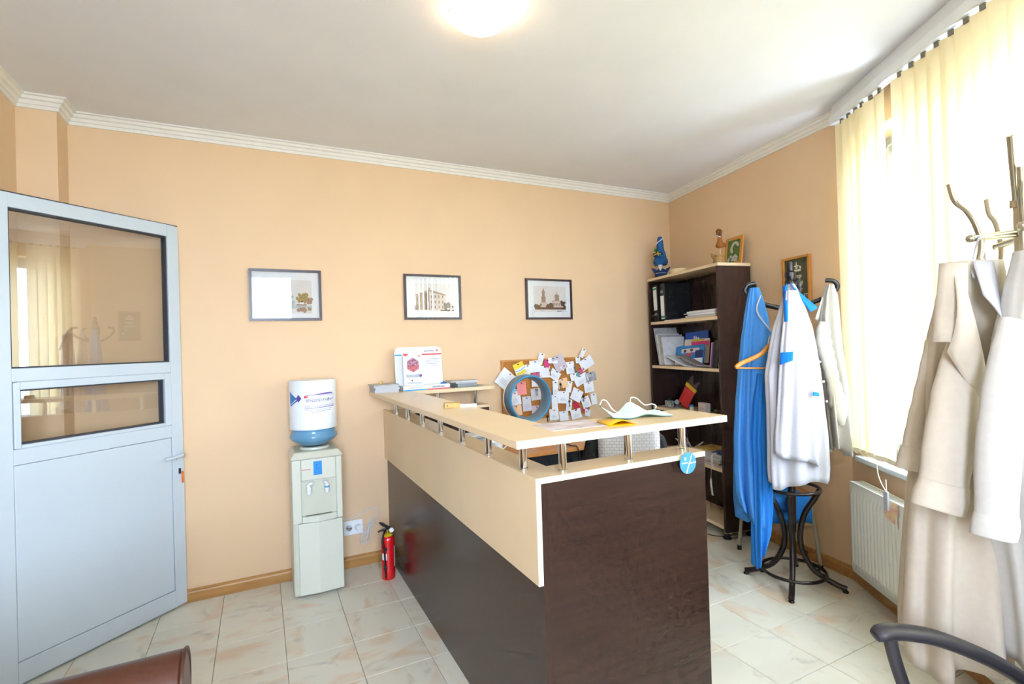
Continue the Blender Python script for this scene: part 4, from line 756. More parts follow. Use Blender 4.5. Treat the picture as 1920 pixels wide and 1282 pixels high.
openmag('grey page magazine lying open towards the black books', 0.62, 0.245, SH[2] + 0.012, -3, 0.36, 0.085, 0.07, M('mag_grey_page', '#9b9796', 0.5, var=0.1, scale=30))
for i, (x, h, th, m_, lb) in enumerate(((0.862, 0.185, 0.010, M('book_pink', '#d58fa8', 0.5), 'thin pink book leaning first in the row of books'), (0.876, 0.18, 0.014, M('book_purple', '#5a4a94', 0.5), 'purple book leaning between the pink and black books'), (0.900, 0.205, 0.026, blackp, 'thick black book with silver marks on the second shelf'), (0.930, 0.205, 0.030, M('book_dark_green', '#20241f', 0.5), 'dark green black book right of the thick black book'), (0.958, 0.15, 0.012, M('book_ochre', '#b98a4a', 0.6), 'short ochre book at the right end of shelf'))):
    leaner('book', lb, 'book', x - 0.014, 0.10, SH[2] + 0.004, 0.17, h, th, 9, 0, m_, group='books at the right of the second shelf')
# third shelf
rbg = thing('zip_bag', 'red zip bag with a yellow band leaning on the third shelf', 'bag', on1(0.40, 0.20, SH[3] + 0.034)); rbg.rotation_euler = (0, 0, RZ1 + R(5)); rbg.matrix_basis = rbg.matrix_basis @ Matrix.Rotation(R(-10), 4, 'X') @ Matrix.Rotation(R(28), 4, 'Y')
redb = M('red_bag', '#c4161f', 0.25, var=0.12, scale=12, bump=0.4)
rows = [[(-0.065 + 0.13 * i / 6, -0.018 * math.sin(math.pi * i / 6) * math.sin(math.pi * min(1, j / 6 + 0.15)), 0.15 * j / 6) for i in range(7)] for j in range(7)]
rws2 = [[(x, -y * 0.6, z) for x, y, z in r0] for r0 in rows]
MB().grid(rows).grid(rws2).build('pouch', redb, rbg, smooth=60)
MB().box(-0.067, 0.067, -0.006, 0.004, 0.150, 0.178).build('yellow_band', M('yellow_band', '#dfae1c', 0.4), rbg, bevel=0.001)
rows = [[(-0.06 + 0.12 * i / 6, 0.006 * math.sin(i * 2.1), 0.179 + (0.05 + 0.03 * math.sin(i * 1.3)) * j / 3) for i in range(7)] for j in range(4)]
MB().grid(rows).build('clear_top', glass_mat('clear_film', (0.8, 0.8, 0.8), 1.6, alpha=2.0, rough=0.15), rbg, smooth=60)
sb = thing('white_carton', 'small white carton standing on the third shelf', 'carton', on1(0.675, 0.2, SH[3]), RZ1 + R(-8)); MB().box(-0.055, 0.055, -0.02, 0.02, 0, 0.075).build('box', M('carton_white', '#cfc9c2', 0.6), sb, bevel=0.001); decals('print', [(greyt, rect(-0.04, 0.0, 0.02, 0.026)), (greyt, rect(-0.04, 0.03, 0.035, 0.038))], sb, y=-0.0202)
sj = thing('small_jar', 'small jar with a blue lid between the red bag and carton', 'jar', on1(0.56, 0.23, SH[3])); MB().lathe([(0.016, 0), (0.017, 0.004), (0.017, 0.032), (0.013, 0.036)], 20).build('glass', M('jar_cream', '#cdbfa6', 0.3), sj, smooth=40); MB().lathe([(0.0165, 0.0365), (0.0165, 0.05), (0.014, 0.052)], 20).build('lid', M('lid_blue', '#1f6fa6', 0.4), sj, smooth=40)
tk = thing('trinket', 'dark patterned trinket box left of the red bag', 'trinket', on1(0.245, 0.22, SH[3]), RZ1 + R(12)); MB().box(-0.035, 0.035, -0.02, 0.02, 0, 0.055).build('box', M('trinket_dark', '#2c3430', 0.4, col2='#b9c3bd', scale=60), tk, bevel=0.004); MB().lathe([(0.012, 0), (0.018, 0.01), (0.018, 0.02), (0.004, 0.024)], 16, c=(0, 0, 0.055)).build('lid', black, tk, smooth=50)
cr = thing('clear_ornament', 'clear glass ball ornament beside the dark trinket box', 'ornament', on1(0.325, 0.2, SH[3])); MB().ball((0, 0, 0.048), 0.022).build('ball', M('ornament_glass', '#8f9498', 0.1, spec=0.8), cr, smooth=60); MB().lathe([(0.02, 0), (0.02, 0.012), (0.008, 0.026)], 16).build('base', M('ornament_base', '#6a5a60', 0.4), cr, smooth=40)
gp = thing('green_garland', 'dark green garland piece lying beside the jar', 'garland', on1(0.60, 0.12, SH[3] + 0.003), RZ1); MB().tube(bez([(-0.06, 0, 0.012), (-0.02, 0.01, 0.014), (0.03, -0.01, 0.013), (0.08, 0.0, 0.012)], 6), [0.010 + 0.003 * (i % 3) for i in range(19)], 8).build('strand', M('garland_green', '#1d4a2a', 0.7, var=0.3, scale=90), gp)
gb2 = thing('cellophane_packet', 'crumpled transparent cellophane packet at the right of third shelf', 'packet', on1(0.87, 0.2, SH[3]), RZ1)
rows = [[(-0.12 + 0.22 * i / 9, -0.07 + 0.14 * j / 5, 0.006 + 0.04 * (i / 9) * (0.6 + 0.4 * math.sin(i * 2.3 + j * 1.9))) for i in range(10)] for j in range(6)]
MB().grid(rows).build('film', M('cellophane', '#8f8985', 0.15, var=0.4, scale=30, spec=0.9), gb2, solid=0.002)
# fourth shelf
pile('paper_stack', 'thick pile of old papers and folders on the fourth shelf', 'papers', 0.775, 0.165, SH[4], 0, [(0.35, 0.25, 0.018, 0, 0, 1, edg), (0.34, 0.25, 0.010, 0.0, 0, -2, M('folder_tan', '#b08a5a', 0.6)), (0.35, 0.25, 0.022, -0.01, 0, 2, edg), (0.34, 0.25, 0.008, 0, 0, -1, cream), (0.36, 0.25, 0.020, 0.0, 0, 1, edg), (0.34, 0.24, 0.006, -0.01, 0.0, 3, paperg), (0.30, 0.20, 0.006, -0.02, 0.02, 10, M('kraft_envelope', '#c9a860', 0.6))])
bf = thing('badge_folder', 'blue badge holder with a white ribbon hanging from the paper pile', 'badge', on1(0.90, 0.215, SH[4] + 0.093), RZ1 + R(12)); MB().box(-0.07, 0.07, -0.05, 0.05, 0, 0.006).build('holder', M('badge_blue', '#1f55b0', 0.3, var=0.2, scale=15), bf, bevel=0.002)
rows = [[(-0.028 + 0.018 * i + (0.006 * math.sin(j * 0.5)) - (0.008 if 7 <= j <= 9 else 0) * (1 if i else -1), -0.055 - 0.060 * min(1, j / 3) - 0.003 * math.sin(j * 0.7), 0.008 - (0.003 * j if j < 3 else 0.009 + 0.0265 * (j - 3))) for i in (0, 1)] for j in range(15)]
MB().grid(rows).build('ribbon', M('ribbon_white', '#cfcac2', 0.7), bf, smooth=60, solid=0.001)
cbn = thing('cable_tangle', 'tangle of white cables on the fourth shelf behind the counter', 'cables', on1(0.43, 0.19, SH[4]), RZ1)
rr = random.Random(11)
for k in range(3):
    pts = [(rr.uniform(-0.12, 0.14), rr.uniform(-0.05, 0.05), rr.uniform(0.01, 0.13)) for _ in range(9)]; MB().tube(bez(pts, 6), 0.004, 6).build('cable', M('cable_ivory', '#b5ad98', 0.5), cbn, smooth=60)
# on the bookshelf top
TOPZ = 1.9675
dl = thing('gnome_doll', 'blue felt gnome doll with a tall patterned hat on the bookshelf', 'doll', on1(0.215, 0.245, TOPZ), RZ1 + R(52))
fb1 = M('felt_navy', '#1c3564', 0.9, var=0.15, scale=80); fb2 = M('felt_blue', '#1f5f9c', 0.9, var=0.3, scale=60); 
MB().lathe([(0.0, 0), (0.045, 0), (0.05, 0.02), (0.042, 0.06), (0.02, 0.075), (0, 0.08)], 20).build('body', fb1, dl, smooth=60)
for s in (-1, 1): MB().tube([(s * 0.03, 0, 0.035), (s * 0.055, 0, 0.065), (s * 0.078, 0, 0.085)], [0.02, 0.014, 0.003], 8).build('hand', fb1, dl, smooth=60)
MB().lathe([(0.046, 0.030), (0.048, 0.034), (0.046, 0.038)], 20, cap=False).build('belt', M('belt_silver', '#9fb2cc', 0.4), dl, smooth=60)
MB().tube([(0, -0.02, 0.115), (0, -0.038, 0.085), (0, -0.042, 0.055)], [0.022, 0.018, 0.004], 10).build('beard', paperg, dl, smooth=60)
MB().lathe([(0.0, 0.10), (0.05, 0.105), (0.062, 0.125), (0.058, 0.155), (0.04, 0.175), (0, 0.18)], 20).build('fluffy_brim', fb2, dl, smooth=60)
MB().lathe([(0.05, 0.172), (0.044, 0.20), (0.032, 0.235), (0.026, 0.30), (0.020, 0.345), (0.006, 0.352)], 20).build('hat', fb2, dl, smooth=60)
MB().tube([((0.05 - 0.09 * t) * math.cos(t * 20), (0.05 - 0.09 * t) * math.sin(t * 20), 0.215 + t * 0.4) for t in [i / 80 * 0.31 for i in range(80)]], 0.0042, 5).build('hat_braid', M('braid_white', '#dfe3e8', 0.7), dl)
MB().ball((-0.035, -0.02, 0.235), 0.014).build('green_bauble', M('bauble_green', '#1f8a3a', 0.15, 0.3), dl, smooth=60)
MB().ball((-0.02, -0.04, 0.205), 0.016).ball((0.012, -0.045, 0.20), 0.012).ball((-0.045, -0.02, 0.195), 0.015).build('fir_sprigs', M('fir_green', '#1d3a26', 0.8, var=0.3, scale=90), dl, smooth=60)
MB().tube([(-0.05, -0.05, 0.185), (-0.02, -0.058, 0.20), (0.01, -0.056, 0.195)], 0.006, 6).tube([(-0.015, -0.058, 0.215), (-0.012, -0.06, 0.18)], 0.006, 6).build('gold_bow', M('gold_ribbon', '#c9a83c', 0.3, 0.5), dl, smooth=60)
solo('round_dish', MB().lathe([(0.0, 0), (0.05, 0), (0.065, 0.02), (0.068, 0.045), (0.064, 0.045), (0.058, 0.02), (0, 0.008)], 32), M('dish_cream', '#e3cfa0', 0.4), 'round cream dish standing on the bookshelf top', 'dish', on1(0.40, 0.20, TOPZ), smooth=50)
mo = thing('moose_figure', 'brown felt moose figure on a stick in a burlap pot', 'figure', on1(0.915, 0.215, TOPZ), RZ1 + R(45))
bur = M('burlap', '#a9854f', 0.95, var=0.2, scale=120, bump=0.5); fbn = M('felt_brown', '#9a5a1c', 0.9, var=0.15, scale=60)
MB().lathe([(0, 0), (0.035, 0), (0.042, 0.02), (0.036, 0.045), (0.022, 0.056), (0.03, 0.07)], 20).build('pot', bur, mo, smooth=60)
MB().tube([(-0.03, 0, 0.05), (-0.045, 0, 0.07), (-0.055, 0.0, 0.085)], [0.014, 0.01, 0.003], 8).build('burlap_ear', bur, mo, smooth=60)
MB().tube([(0.01, 0, 0.05), (0.01, 0, 0.12)], 0.004, 8).build('stick', M('stick_wood', '#c9a468', 0.6), mo)
MB().lathe([(0, 0.115), (0.028, 0.125), (0.032, 0.14), (0.018, 0.17), (0.014, 0.20)], 16, c=(0.01, 0, 0)).build('torso', fbn, mo, smooth=60)
MB().tube(bez([(0.012, 0, 0.195), (0.012, 0, 0.215), (0.014, 0, 0.235), (0.004, -0.004, 0.245), (-0.006, -0.006, 0.23), (-0.008, -0.006, 0.215)], 4), [0.012] * 8 + [0.015] * 8 + [0.008] * 5, 10).build('head', M('felt_dark_brown', '#6a4018', 0.9), mo, smooth=60)
MB().tube([(0.01, -0.014, 0.198), (0.01, 0.014, 0.2)], 0.008, 8).build('scarf', paperg, mo)
MB().tube([(0.03, 0, 0.15), (0.05, -0.004, 0.135), (0.045, -0.006, 0.125)], [0.008, 0.006, 0.009], 8).build('arm', fbn, mo, smooth=60)
pf = thing('photo_frame', 'light wood photo frame with white blossoms on the bookshelf top', 'photo frame', on1(0.90, 0.085, TOPZ), RZ1); TPF = Matrix.Rotation(R(-8), 4, 'X')
mb = MB()
for b in ((-0.09, -0.068, 0, 0.21), (0.068, 0.09, 0, 0.21), (-0.068, 0.068, 0, 0.022), (-0.068, 0.068, 0.188, 0.21)): mb.box(b[0], b[1], -0.006, 0.006, b[2], b[3], T=TPF)
mb.build('frame', oak, pf)
MB().box(-0.068, 0.068, -0.001, 0.004, 0.022, 0.188, T=TPF).build('photo', M('photo_leaf_green', '#4f7a2a', 0.4, var=0.3, scale=40), pf)
rr = random.Random(5); blos = M('blossom_white', '#d9d3cc', 0.6, var=0.25, scale=200)
pts_ = [(0.035 * math.cos(R(30 + 17 * i)) + 0.01, 0.125 + 0.04 * math.sin(R(30 + 17 * i))) for i in range(12)] + [(rr.uniform(-0.05, 0.04), rr.uniform(0.03, 0.07)) for _ in range(12)]
decals('blossoms', [(blos, ell(x, z, 0.013, 0.012, 7)) for x, z in pts_], pf, y=-0.0012, step=0.00006, conv=lambda p: TPF @ Vector(p))
# poster on the right wall
po = thing('poster', 'olive green framed poster with white crown behind the coat stand', 'poster', F1 @ Vector((1.395, 0, 1.60)), RZ1)
mb = MB(); pw_, ph_ = 0.108, 0.345
for b in ((-pw_, -pw_ + 0.014, 0, ph_), (pw_ - 0.014, pw_, 0, ph_), (-pw_ + 0.014, pw_ - 0.014, 0, 0.014), (-pw_ + 0.014, pw_ - 0.014, ph_ - 0.014, ph_)): mb.box(b[0], b[1], -0.022, -0.001, b[2], b[3])
mb.build('frame', oak, po, bevel=0.001)
MB().box(-pw_ + 0.014, pw_ - 0.014, -0.008, -0.002, 0.014, ph_ - 0.014).build('sheet', M('olive_green', '#4f5136', 0.5), po)
cz = ph_ - 0.075; pwh = M('poster_white', '#d9d8cc', 0.6)
crown = [(pwh, [(-0.03, cz - 0.022), (0.03, cz - 0.022), (0.034, cz - 0.008), (-0.034, cz - 0.008)]), (pwh, [(-0.038, cz + 0.008), (-0.034, cz - 0.006), (-0.026, cz - 0.006), (-0.02, cz + 0.014)]), (pwh, [(0.038, cz + 0.008), (0.034, cz - 0.006), (0.026, cz - 0.006), (0.02, cz + 0.014)]), (pwh, [(-0.02, cz + 0.016), (-0.006, cz - 0.005), (0.006, cz - 0.005), (0.02, cz + 0.016), (0.0, cz + 0.022)]), (pwh, ell(0, cz + 0.027, 0.005, 0.005, 10)), (pwh, rect(-0.0015, 0.0015, cz + 0.03, cz + 0.042)), (pwh, rect(-0.005, 0.005, cz + 0.034, cz + 0.037)), (MATS['olive_green'], ell(-0.012, cz + 0.006, 0.004, 0.005, 8)), (MATS['olive_green'], ell(0.012, cz + 0.006, 0.004, 0.005, 8))]
decals('crown', crown, po, y=-0.0082)
for tx, x_, z_, h_ in (('KEEP', 0, 0.198, 0.025), ('CALM', 0, 0.160, 0.025), ('T', 0.034, 0.114, 0.022), ('ST', 0.066, 0.078, 0.022)): lettering(tx, h_, pwh, po, T3(x_, -0.0095, z_) @ RX, bold=True)
# green tinsel and cable on the floor by the bookshelf
gt = thing('green_tinsel', 'bit of bright green tinsel on the floor under the bookshelf', 'tinsel', (3.50, -0.66, 0)); rr = random.Random(9)
mb = MB()
for k in range(26): a = rr.uniform(0, 6.28); l_ = rr.uniform(0.02, 0.05); mb.tube([(0, 0, 0.004), (l_ * 0.5 * math.cos(a), l_ * 0.5 * math.sin(a), rr.uniform(0.01, 0.035)), (l_ * math.cos(a), l_ * math.sin(a), 0.003)], 0.002, 4)
mb.build('strands', M('tinsel_green', '#3fa63a', 0.3), gt)
solo('floor_cable', MB().tube(bez([(3.36, -0.62, 0.004), (3.40, -0.72, 0.004), (3.44, -0.83, 0.004), (3.52, -0.88, 0.004), (3.60, -0.86, 0.004)], 8), 0.003, 6), blackp, 'thin dark cable on the floor by the bookshelf foot', 'cable', smooth=60)

# ---------------------------------------------------------------- ceiling lamp
lamp = thing('ceiling_lamp', 'round frosted glass ceiling lamp that is switched on', 'lamp', (1.318, -1.70, H - 0.0005))
MB().lathe([(0.0, 0.0), (0.108, 0.0), (0.110, -0.010), (0.105, -0.018), (0.0, -0.018)], 40).build('base_plate', white, lamp, smooth=40)
lg = M('lit_frosted_glass', '#fff6e6', 0.4, var=0.0, emit=('#ffdcb0', 10.0))
MB().lathe([(0.112, -0.018), (0.122, -0.024), (0.121, -0.036), (0.110, -0.055), (0.085, -0.072), (0.05, -0.081), (0.0, -0.084)], 48, cap=False).build('glass_dome', lg, lamp, smooth=60)
for i in range(3):
    a = R(120 * i + 40); MB().box(0.112, 0.126, -0.012, 0.012, -0.028, -0.010, T=Matrix.Rotation(a, 4, 'Z')).build('clip', chrome, lamp, bevel=0.002)

# ---------------------------------------------------------------- vertical blinds at the window
vb_ = thing('vertical_blind', 'cream vertical fabric blinds hanging in front of the bright window', 'blind'); vb_.matrix_basis = F2
MB().box(0.06, 2.75, -0.098, -0.052, 2.632, 2.680).box(0.06, 2.75, -0.082, -0.068, 2.680, 2.745).build('rail', white, vb_, bevel=0.003)
def slat_mat():
    m = bpy.data.materials.new('cream_blind_fabric'); m.use_nodes = True; nt = m.node_tree; nt.nodes.clear()
    o = nt.nodes.new('ShaderNodeOutputMaterial'); d = nt.nodes.new('ShaderNodeBsdfDiffuse'); t = nt.nodes.new('ShaderNodeBsdfTranslucent'); x = nt.nodes.new('ShaderNodeMixShader')
    tc = nt.nodes.new('ShaderNodeTexCoord'); mp = nt.nodes.new('ShaderNodeMapping'); mp.inputs['Scale'].default_value = (400, 400, 12); nz = nt.nodes.new('ShaderNodeTexNoise'); nz.inputs['Scale'].default_value = 1.0
    mr = nt.nodes.new('ShaderNodeMix'); mr.data_type = 'RGBA'; mr.inputs[6].default_value = (*lin('#f2e6c0'), 1); mr.inputs[7].default_value = (*lin('#ecdfb4'), 1)
    nt.links.new(tc.outputs['Object'], mp.inputs[0]); nt.links.new(mp.outputs[0], nz.inputs['Vector']); nt.links.new(nz.outputs[0], mr.inputs[0]); nt.links.new(mr.outputs[2], d.inputs[0]); nt.links.new(mr.outputs[2], t.inputs[0])
    x.inputs[0].default_value = 0.31; nt.links.new(d.outputs[0], x.inputs[1]); nt.links.new(t.outputs[0], x.inputs[2]); nt.links.new(x.outputs[0], o.inputs[0]); return m
slm = slat_mat()
def slat_mesh():
    rows = [[(-0.0445 + 0.089 * i / 6, 0.006 * math.cos(math.pi * (i / 6 - 0.5)) - 0.003, z) for i in range(7)] for z in (-1.82, -1.79, -0.9, -0.03, 0.0)]
    return MB().grid(rows).mesh('slat', slm, 60)
sme = slat_mesh(); wme = MB().box(-0.038, 0.038, -0.002, 0.002, -1.825, -1.80).mesh('weight', beigeE); hme = MB().box(-0.010, 0.010, -0.004, 0.004, 0.0, 0.024).mesh('carrier', M('carrier_grey', '#77756a', 0.5))
ss = [0.111, 0.177, 0.244, 0.303, 0.378, 0.451] + [0.604 + 0.0782 * i for i in range(26)]
for i, s_ in enumerate(ss):
    yaw = 17 + 3 * math.sin(i * 2.1)
    if i == 5: yaw = -4
    o = bpy.data.objects.new('slat', sme); COL.objects.link(o); o.parent = vb_; o.location = (s_ + 0.043, -0.075, 2.612); o.rotation_euler = (0, 0, R(yaw))
    c = bpy.data.objects.new('weight', wme); COL.objects.link(c); c.parent = o; c.location = (0, 0.001, 0)
    c = bpy.data.objects.new('carrier', hme); COL.objects.link(c); c.parent = o; c.location = (0, 0, -0.002)
ch = MB()
for a, b in zip(ss[:-1], ss[1:]):
    ch.tube([(a + 0.01, -0.09, 0.80), (a + (b - a) * 0.5 + 0.01, -0.09, 0.785), (b + 0.01, -0.09, 0.80)], 0.0016, 5)
ch.build('bead_chain', M('chain_cream', '#e0d6bc', 0.5), vb_)['kind'] = 'stuff'
cwt = thing('blind_cord', 'white cord with a flat plastic weight hanging from the blinds', 'cord'); cwt.matrix_basis = F2
MB().tube(bez([(0.46, -0.125, 0.79), (0.475, -0.13, 0.74), (0.51, -0.135, 0.70), (0.545, -0.137, 0.675)], 6), 0.0022, 6).tube([(0.548, -0.137, 0.73), (0.55, -0.137, 0.675)], 0.0022, 6).build('cord', M('chain_cream', '#e0d6bc', 0.5), cwt, smooth=60)
MB().box(0.533, 0.563, -0.143, -0.132, 0.585, 0.675).build('weight', M('weight_grey_white', '#c3c9d0', 0.4), cwt, bevel=0.003)

# ---------------------------------------------------------------- radiator
rd = thing('radiator', 'white ribbed panel radiator under the window', 'radiator'); rd.matrix_basis = F2
radm = M('radiator_enamel', '#e9ebe3', 0.3, var=0.01); RX0, RX1, RZ0, RZ1_ = 0.165, 1.30, 0.125, 0.615
n = 38 * 6; top_, bot_, mid_ = [], [], []
def rib(x): 
    t = ((x - RX0) / (RX1 - RX0) * 38) % 1.0; e = min(1, (x - RX0) / 0.02, (RX1 - x) / 0.02); return -0.100 - 0.010 * e * max(0, math.sin(math.pi * t)) ** 0.6
xs = [RX0 + (RX1 - RX0) * i / n for i in range(n + 1)]
rows = [[(x, -0.100, RZ0) for x in xs], [(x, -0.100, RZ0 + 0.045) for x in xs], [(x, rib(x), RZ0 + 0.06) for x in xs], [(x, rib(x), RZ1_ - 0.06) for x in xs], [(x, -0.100, RZ1_ - 0.045) for x in xs], [(x, -0.100, RZ1_) for x in xs]]
MB().grid(rows).build('front_panel', radm, rd, smooth=50, solid=0.002)
MB().box(RX0, RX1, -0.045, -0.035, RZ0, RZ1_).build('rear_panel', radm, rd)
for x in (RX0 - 0.003, RX1 - 0.001): MB().box(x, x + 0.004, -0.102, -0.034, RZ0 + 0.01, RZ1_).build('side_cover', radm, rd)
gr = MB().box(RX0, RX1, -0.103, -0.093, RZ1_, RZ1_ + 0.006).box(RX0, RX1, -0.044, -0.034, RZ1_, RZ1_ + 0.006)
for i in range(60): x = RX0 + (RX1 - RX0) * i / 59; gr.box(x, x + 0.012 if i < 59 else x + 0.001, -0.093, -0.044, RZ1_ + 0.001, RZ1_ + 0.005)
gr.build('top_grille', radm, rd)
for x in (0.3, 1.15): MB().box(x, x + 0.03, -0.035, -0.001, 0.2, 0.56).build('bracket', radm, rd)
rt_ = thing('paper_tag', 'yellow and pink paper tag stuck on the top of radiator front', 'tag'); rt_.matrix_basis = F2 @ T3(0.515, -0.1125, 0.52)
rows = [[(-0.03 + 0.10 * i / 6, -0.006 * math.sin(i), 0.03 + 0.07 * j / 3 - 0.045 * i / 6 * (1 - j / 3)) for i in range(7)] for j in range(4)]
MB().grid(rows).build('paper', M('tag_yellow_pink', '#e6cf96', 0.6, col2='#e0a0a0', scale=40), rt_, solid=0.001)

# ---------------------------------------------------------------- garments
AV = math.atan2(-0.4457, 0.8947)
def lerp_rows(rows, n):
    out = []
    for k in range(n):
        t = k / (n - 1); z = rows[0][0] + (rows[-1][0] - rows[0][0]) * t
        for a, b in zip(rows[:-1], rows[1:]):
            if a[0] >= z >= b[0] - 1e-9:
                u = (a[0] - z) / max(1e-9, a[0] - b[0]); u2 = u * u * (3 - 2 * u) * 0.4 + u * 0.6
                out.append((z, a[1] + (b[1] - a[1]) * u2, a[2] + (b[2] - a[2]) * u2)); break
    return out
def garment(rows, y0, d0, d1_, amp0, amp1, seed, hem=None, n=34, seg=96, nf=5):
    """closed hanging cloth: rows (z, left, right); depth grows from d0 to d1_; folds deepen downwards"""
    rr = random.Random(seed); K = [(rr.choice((4, 5, 6, 7, 8, 9, 11)), rr.uniform(0, 6.28), rr.uniform(-1.2, 1.2), rr.uniform(0.5, 1)) for _ in range(nf)]
    R_ = lerp_rows(rows, n); out = []; z0, z1 = rows[0][0], rows[-1][0]
    for z, a, b in R_:
        t = (z0 - z) / (z0 - z1); cx, hw = (a + b) / 2, (b - a) / 2; hd = min(d0 + (d1_ - d0) * t ** 0.8, 0.02 + hw * 0.95)
        amp = amp0 + (amp1 - amp0) * t; ring = []
        for j in range(seg):
            th = 2 * math.pi * j / seg; c, s = math.cos(th), math.sin(th)
            f = sum(w * math.sin(k * th + ph + dr * t * 2.0) for k, ph, dr, w in K) / nf * 1.6
            f = math.copysign(abs(f) ** 0.8, f)
            x = cx + (hw - amp * 0.5 * abs(c)) * math.copysign(abs(c) ** 0.85, c) + amp * f * c * 0.6; y = y0 + (hd) * math.copysign(abs(s) ** 0.8, s) + amp * f * s * 1.5
            zz = z
            if hem and t > 0.6: zz += hem(th) * ((t - 0.6) / 0.4) ** 1.5
            zz += 0.006 * math.sin(3 * th + 5 * t) * t
            ring.append((x, y, zz))
        out.append(ring)
    mb = MB().grid(out, wrap=True); mb.poly(out[0]); return mb
def sleeve_path(pts, rad, y_flat=0.7, n=6, amp=0.0, seed=1):
    P = bez(pts, n); m_ = len(P); rs = []
    for i in range(m_):
        u = i / (m_ - 1) * (len(rad) - 1); k = min(int(u), len(rad) - 2); rs.append((rad[k] + (rad[k + 1] - rad[k]) * (u - k)) * (1 + amp * math.sin(i * 1.9 + seed)))
    mb = MB().tube(P, rs, 20, flat=y_flat, caps=False, upv=(1, 0, 0)); return mb, P, rs
def sheet(pts_rows, **k): return MB().grid(pts_rows)

# --- dark bentwood style coat stand
SC = (3.263, -1.555, 0)
cs = thing('coat_stand', 'dark brown tubular coat stand with curved legs and ring', 'coat stand', SC, AV)
dbm = M('dark_brown_metal', '#2a211d', 0.3, var=0.08)
MB().tube([(0, 0, 0.30), (0.036, 0, 1.72)], 0.022, 16).build('pole', dbm, cs, smooth=40)
MB().lathe([(0.022, 1.72), (0.030, 1.73), (0.030, 1.75), (0.024, 1.76), (0.030, 1.78), (0.030, 1.80), (0.02, 1.81), (0.018, 1.86), (0.0, 1.865)], 20, c=(0.037, 0, 0)).build('finial', M('stand_black', '#221f22', 0.3, var=0.3, scale=70), cs, smooth=40)
for i in range(4):
    a = R(32 + 90 * i) - AV; c, s = math.cos(a), math.sin(a)
    pr = [(0.145, 0.555), (0.115, 0.50), (0.070, 0.42), (0.045, 0.33), (0.040, 0.25), (0.055, 0.18), (0.10, 0.10), (0.165, 0.055), (0.225, 0.030), (0.258, 0.022)]
    lg_ = MB().tube(bez([(c * r0, s * r0, z) for r0, z in pr], 5), 0.0155, 10).build('leg', dbm, cs, smooth=60)
    MB().lathe([(0.014, 0), (0.016, 0.004), (0.012, 0.012)], 12, c=(c * 0.252, s * 0.252, 0)).build('rubber_foot', black, lg_, smooth=40)
for r0, z, nm in ((0.148, 0.555, 'upper_ring'), (0.165, 0.075, 'lower_ring')):
    MB().tube([(r0 * math.cos(t), r0 * math.sin(t), z) for t in [2 * math.pi * i / 48 for i in range(48)]], 0.0095, 8, closed=True).build(nm, dbm, cs, smooth=60)
for a in (180, -18, 262, 140):
    c, s = math.cos(R(a)), math.sin(R(a)); rr_ = 0.262 if a == -18 else (0.222 if a == 180 else 0.20)
    MB().tube(bez([(0.033, 0, 1.59), (0.02 + c * 0.06, s * 0.06, 1.60), (c * rr_ * 0.7, s * rr_ * 0.7, 1.635), (c * rr_ * 0.95, s * rr_ * 0.95, 1.675), (c * (rr_ + 0.008), s * (rr_ + 0.008), 1.705), (c * (rr_ - 0.01), s * (rr_ - 0.01), 1.735), (c * (rr_ - 0.05), s * (rr_ - 0.05), 1.742)], 6), 0.0125, 10).build('hook', M('hook_black', '#232428', 0.25, var=0.1), cs, smooth=60)
for a in (178, 4): 
    c, s = math.cos(R(a)), math.sin(R(a)); MB().tube([(0, 0, 1.445), (c * 0.12, s * 0.12, 1.448)], 0.011, 10).build('peg', MATS['hook_black'], cs, smooth=60)

blue1 = cloth_mat('sky_blue_cotton', '#5197de', 0.15); blue2 = cloth_mat('deep_blue_cotton', '#2f83d6', 0.12); wht = cloth_mat('white_cotton', '#d3d3dc', 0.2); wht2 = cloth_mat('warm_white_cotton', '#d6d3ce', 0.22); royal = cloth_mat('royal_blue_trim', '#1672cf', 0.1); crm = cloth_mat('cream_cotton', '#ddd2c2', 0.25); btn = M('button_white', '#dfe0e8', 0.3)
gw = thing('blue_gown', 'sky blue medical gown with white piping on the left hook', 'gown', SC, AV)
garment([(1.715, -0.209, -0.16), (1.652, -0.229, -0.131), (1.53, -0.252, -0.101), (1.406, -0.274, -0.09), (1.222, -0.299, -0.102), (1.037, -0.32, -0.111), (0.853, -0.335, -0.123), (0.669, -0.341, -0.126), (0.546, -0.339, -0.136), (0.438, -0.318, -0.152)], -0.02, 0.02, 0.065, 0.008, 0.042, 4, hem=lambda th: 0.05 * math.sin(2 * th + 1.2) - 0.03).build('body', blue1, gw, smooth=70, solid=0.002)
MB().tube(bez([(-0.158, -0.045, 1.674), (-0.194, -0.065, 1.604), (-0.191, -0.075, 1.557), (-0.159, -0.08, 1.505), (-0.122, -0.075, 1.461)], 6), 0.0045, 6).build('piping', wht, gw, smooth=60)
MB().tube(bez([(-0.132, -0.075, 1.434), (-0.142, -0.08, 1.404), (-0.146, -0.08, 1.359)], 4), 0.004, 6).build('piping', wht, gw, smooth=60)
tr = thing('blue_trousers', 'deep blue medical trousers hanging low on the coat stand', 'trousers', SC, AV)
garment([(1.224, -0.213, -0.135), (1.044, -0.243, -0.138), (0.864, -0.261, -0.144), (0.683, -0.264, -0.147), (0.473, -0.271, -0.151), (0.324, -0.276, -0.168), (0.21, -0.273, -0.204)], -0.085, 0.02, 0.045, 0.006, 0.022, 9, hem=lambda th: 0.06 * math.cos(th) - 0.02).build('body', blue2, tr, smooth=70, solid=0.002)
wh = thing('white_coat', 'white medical coat with royal blue collar on the front hook', 'coat', SC, AV)
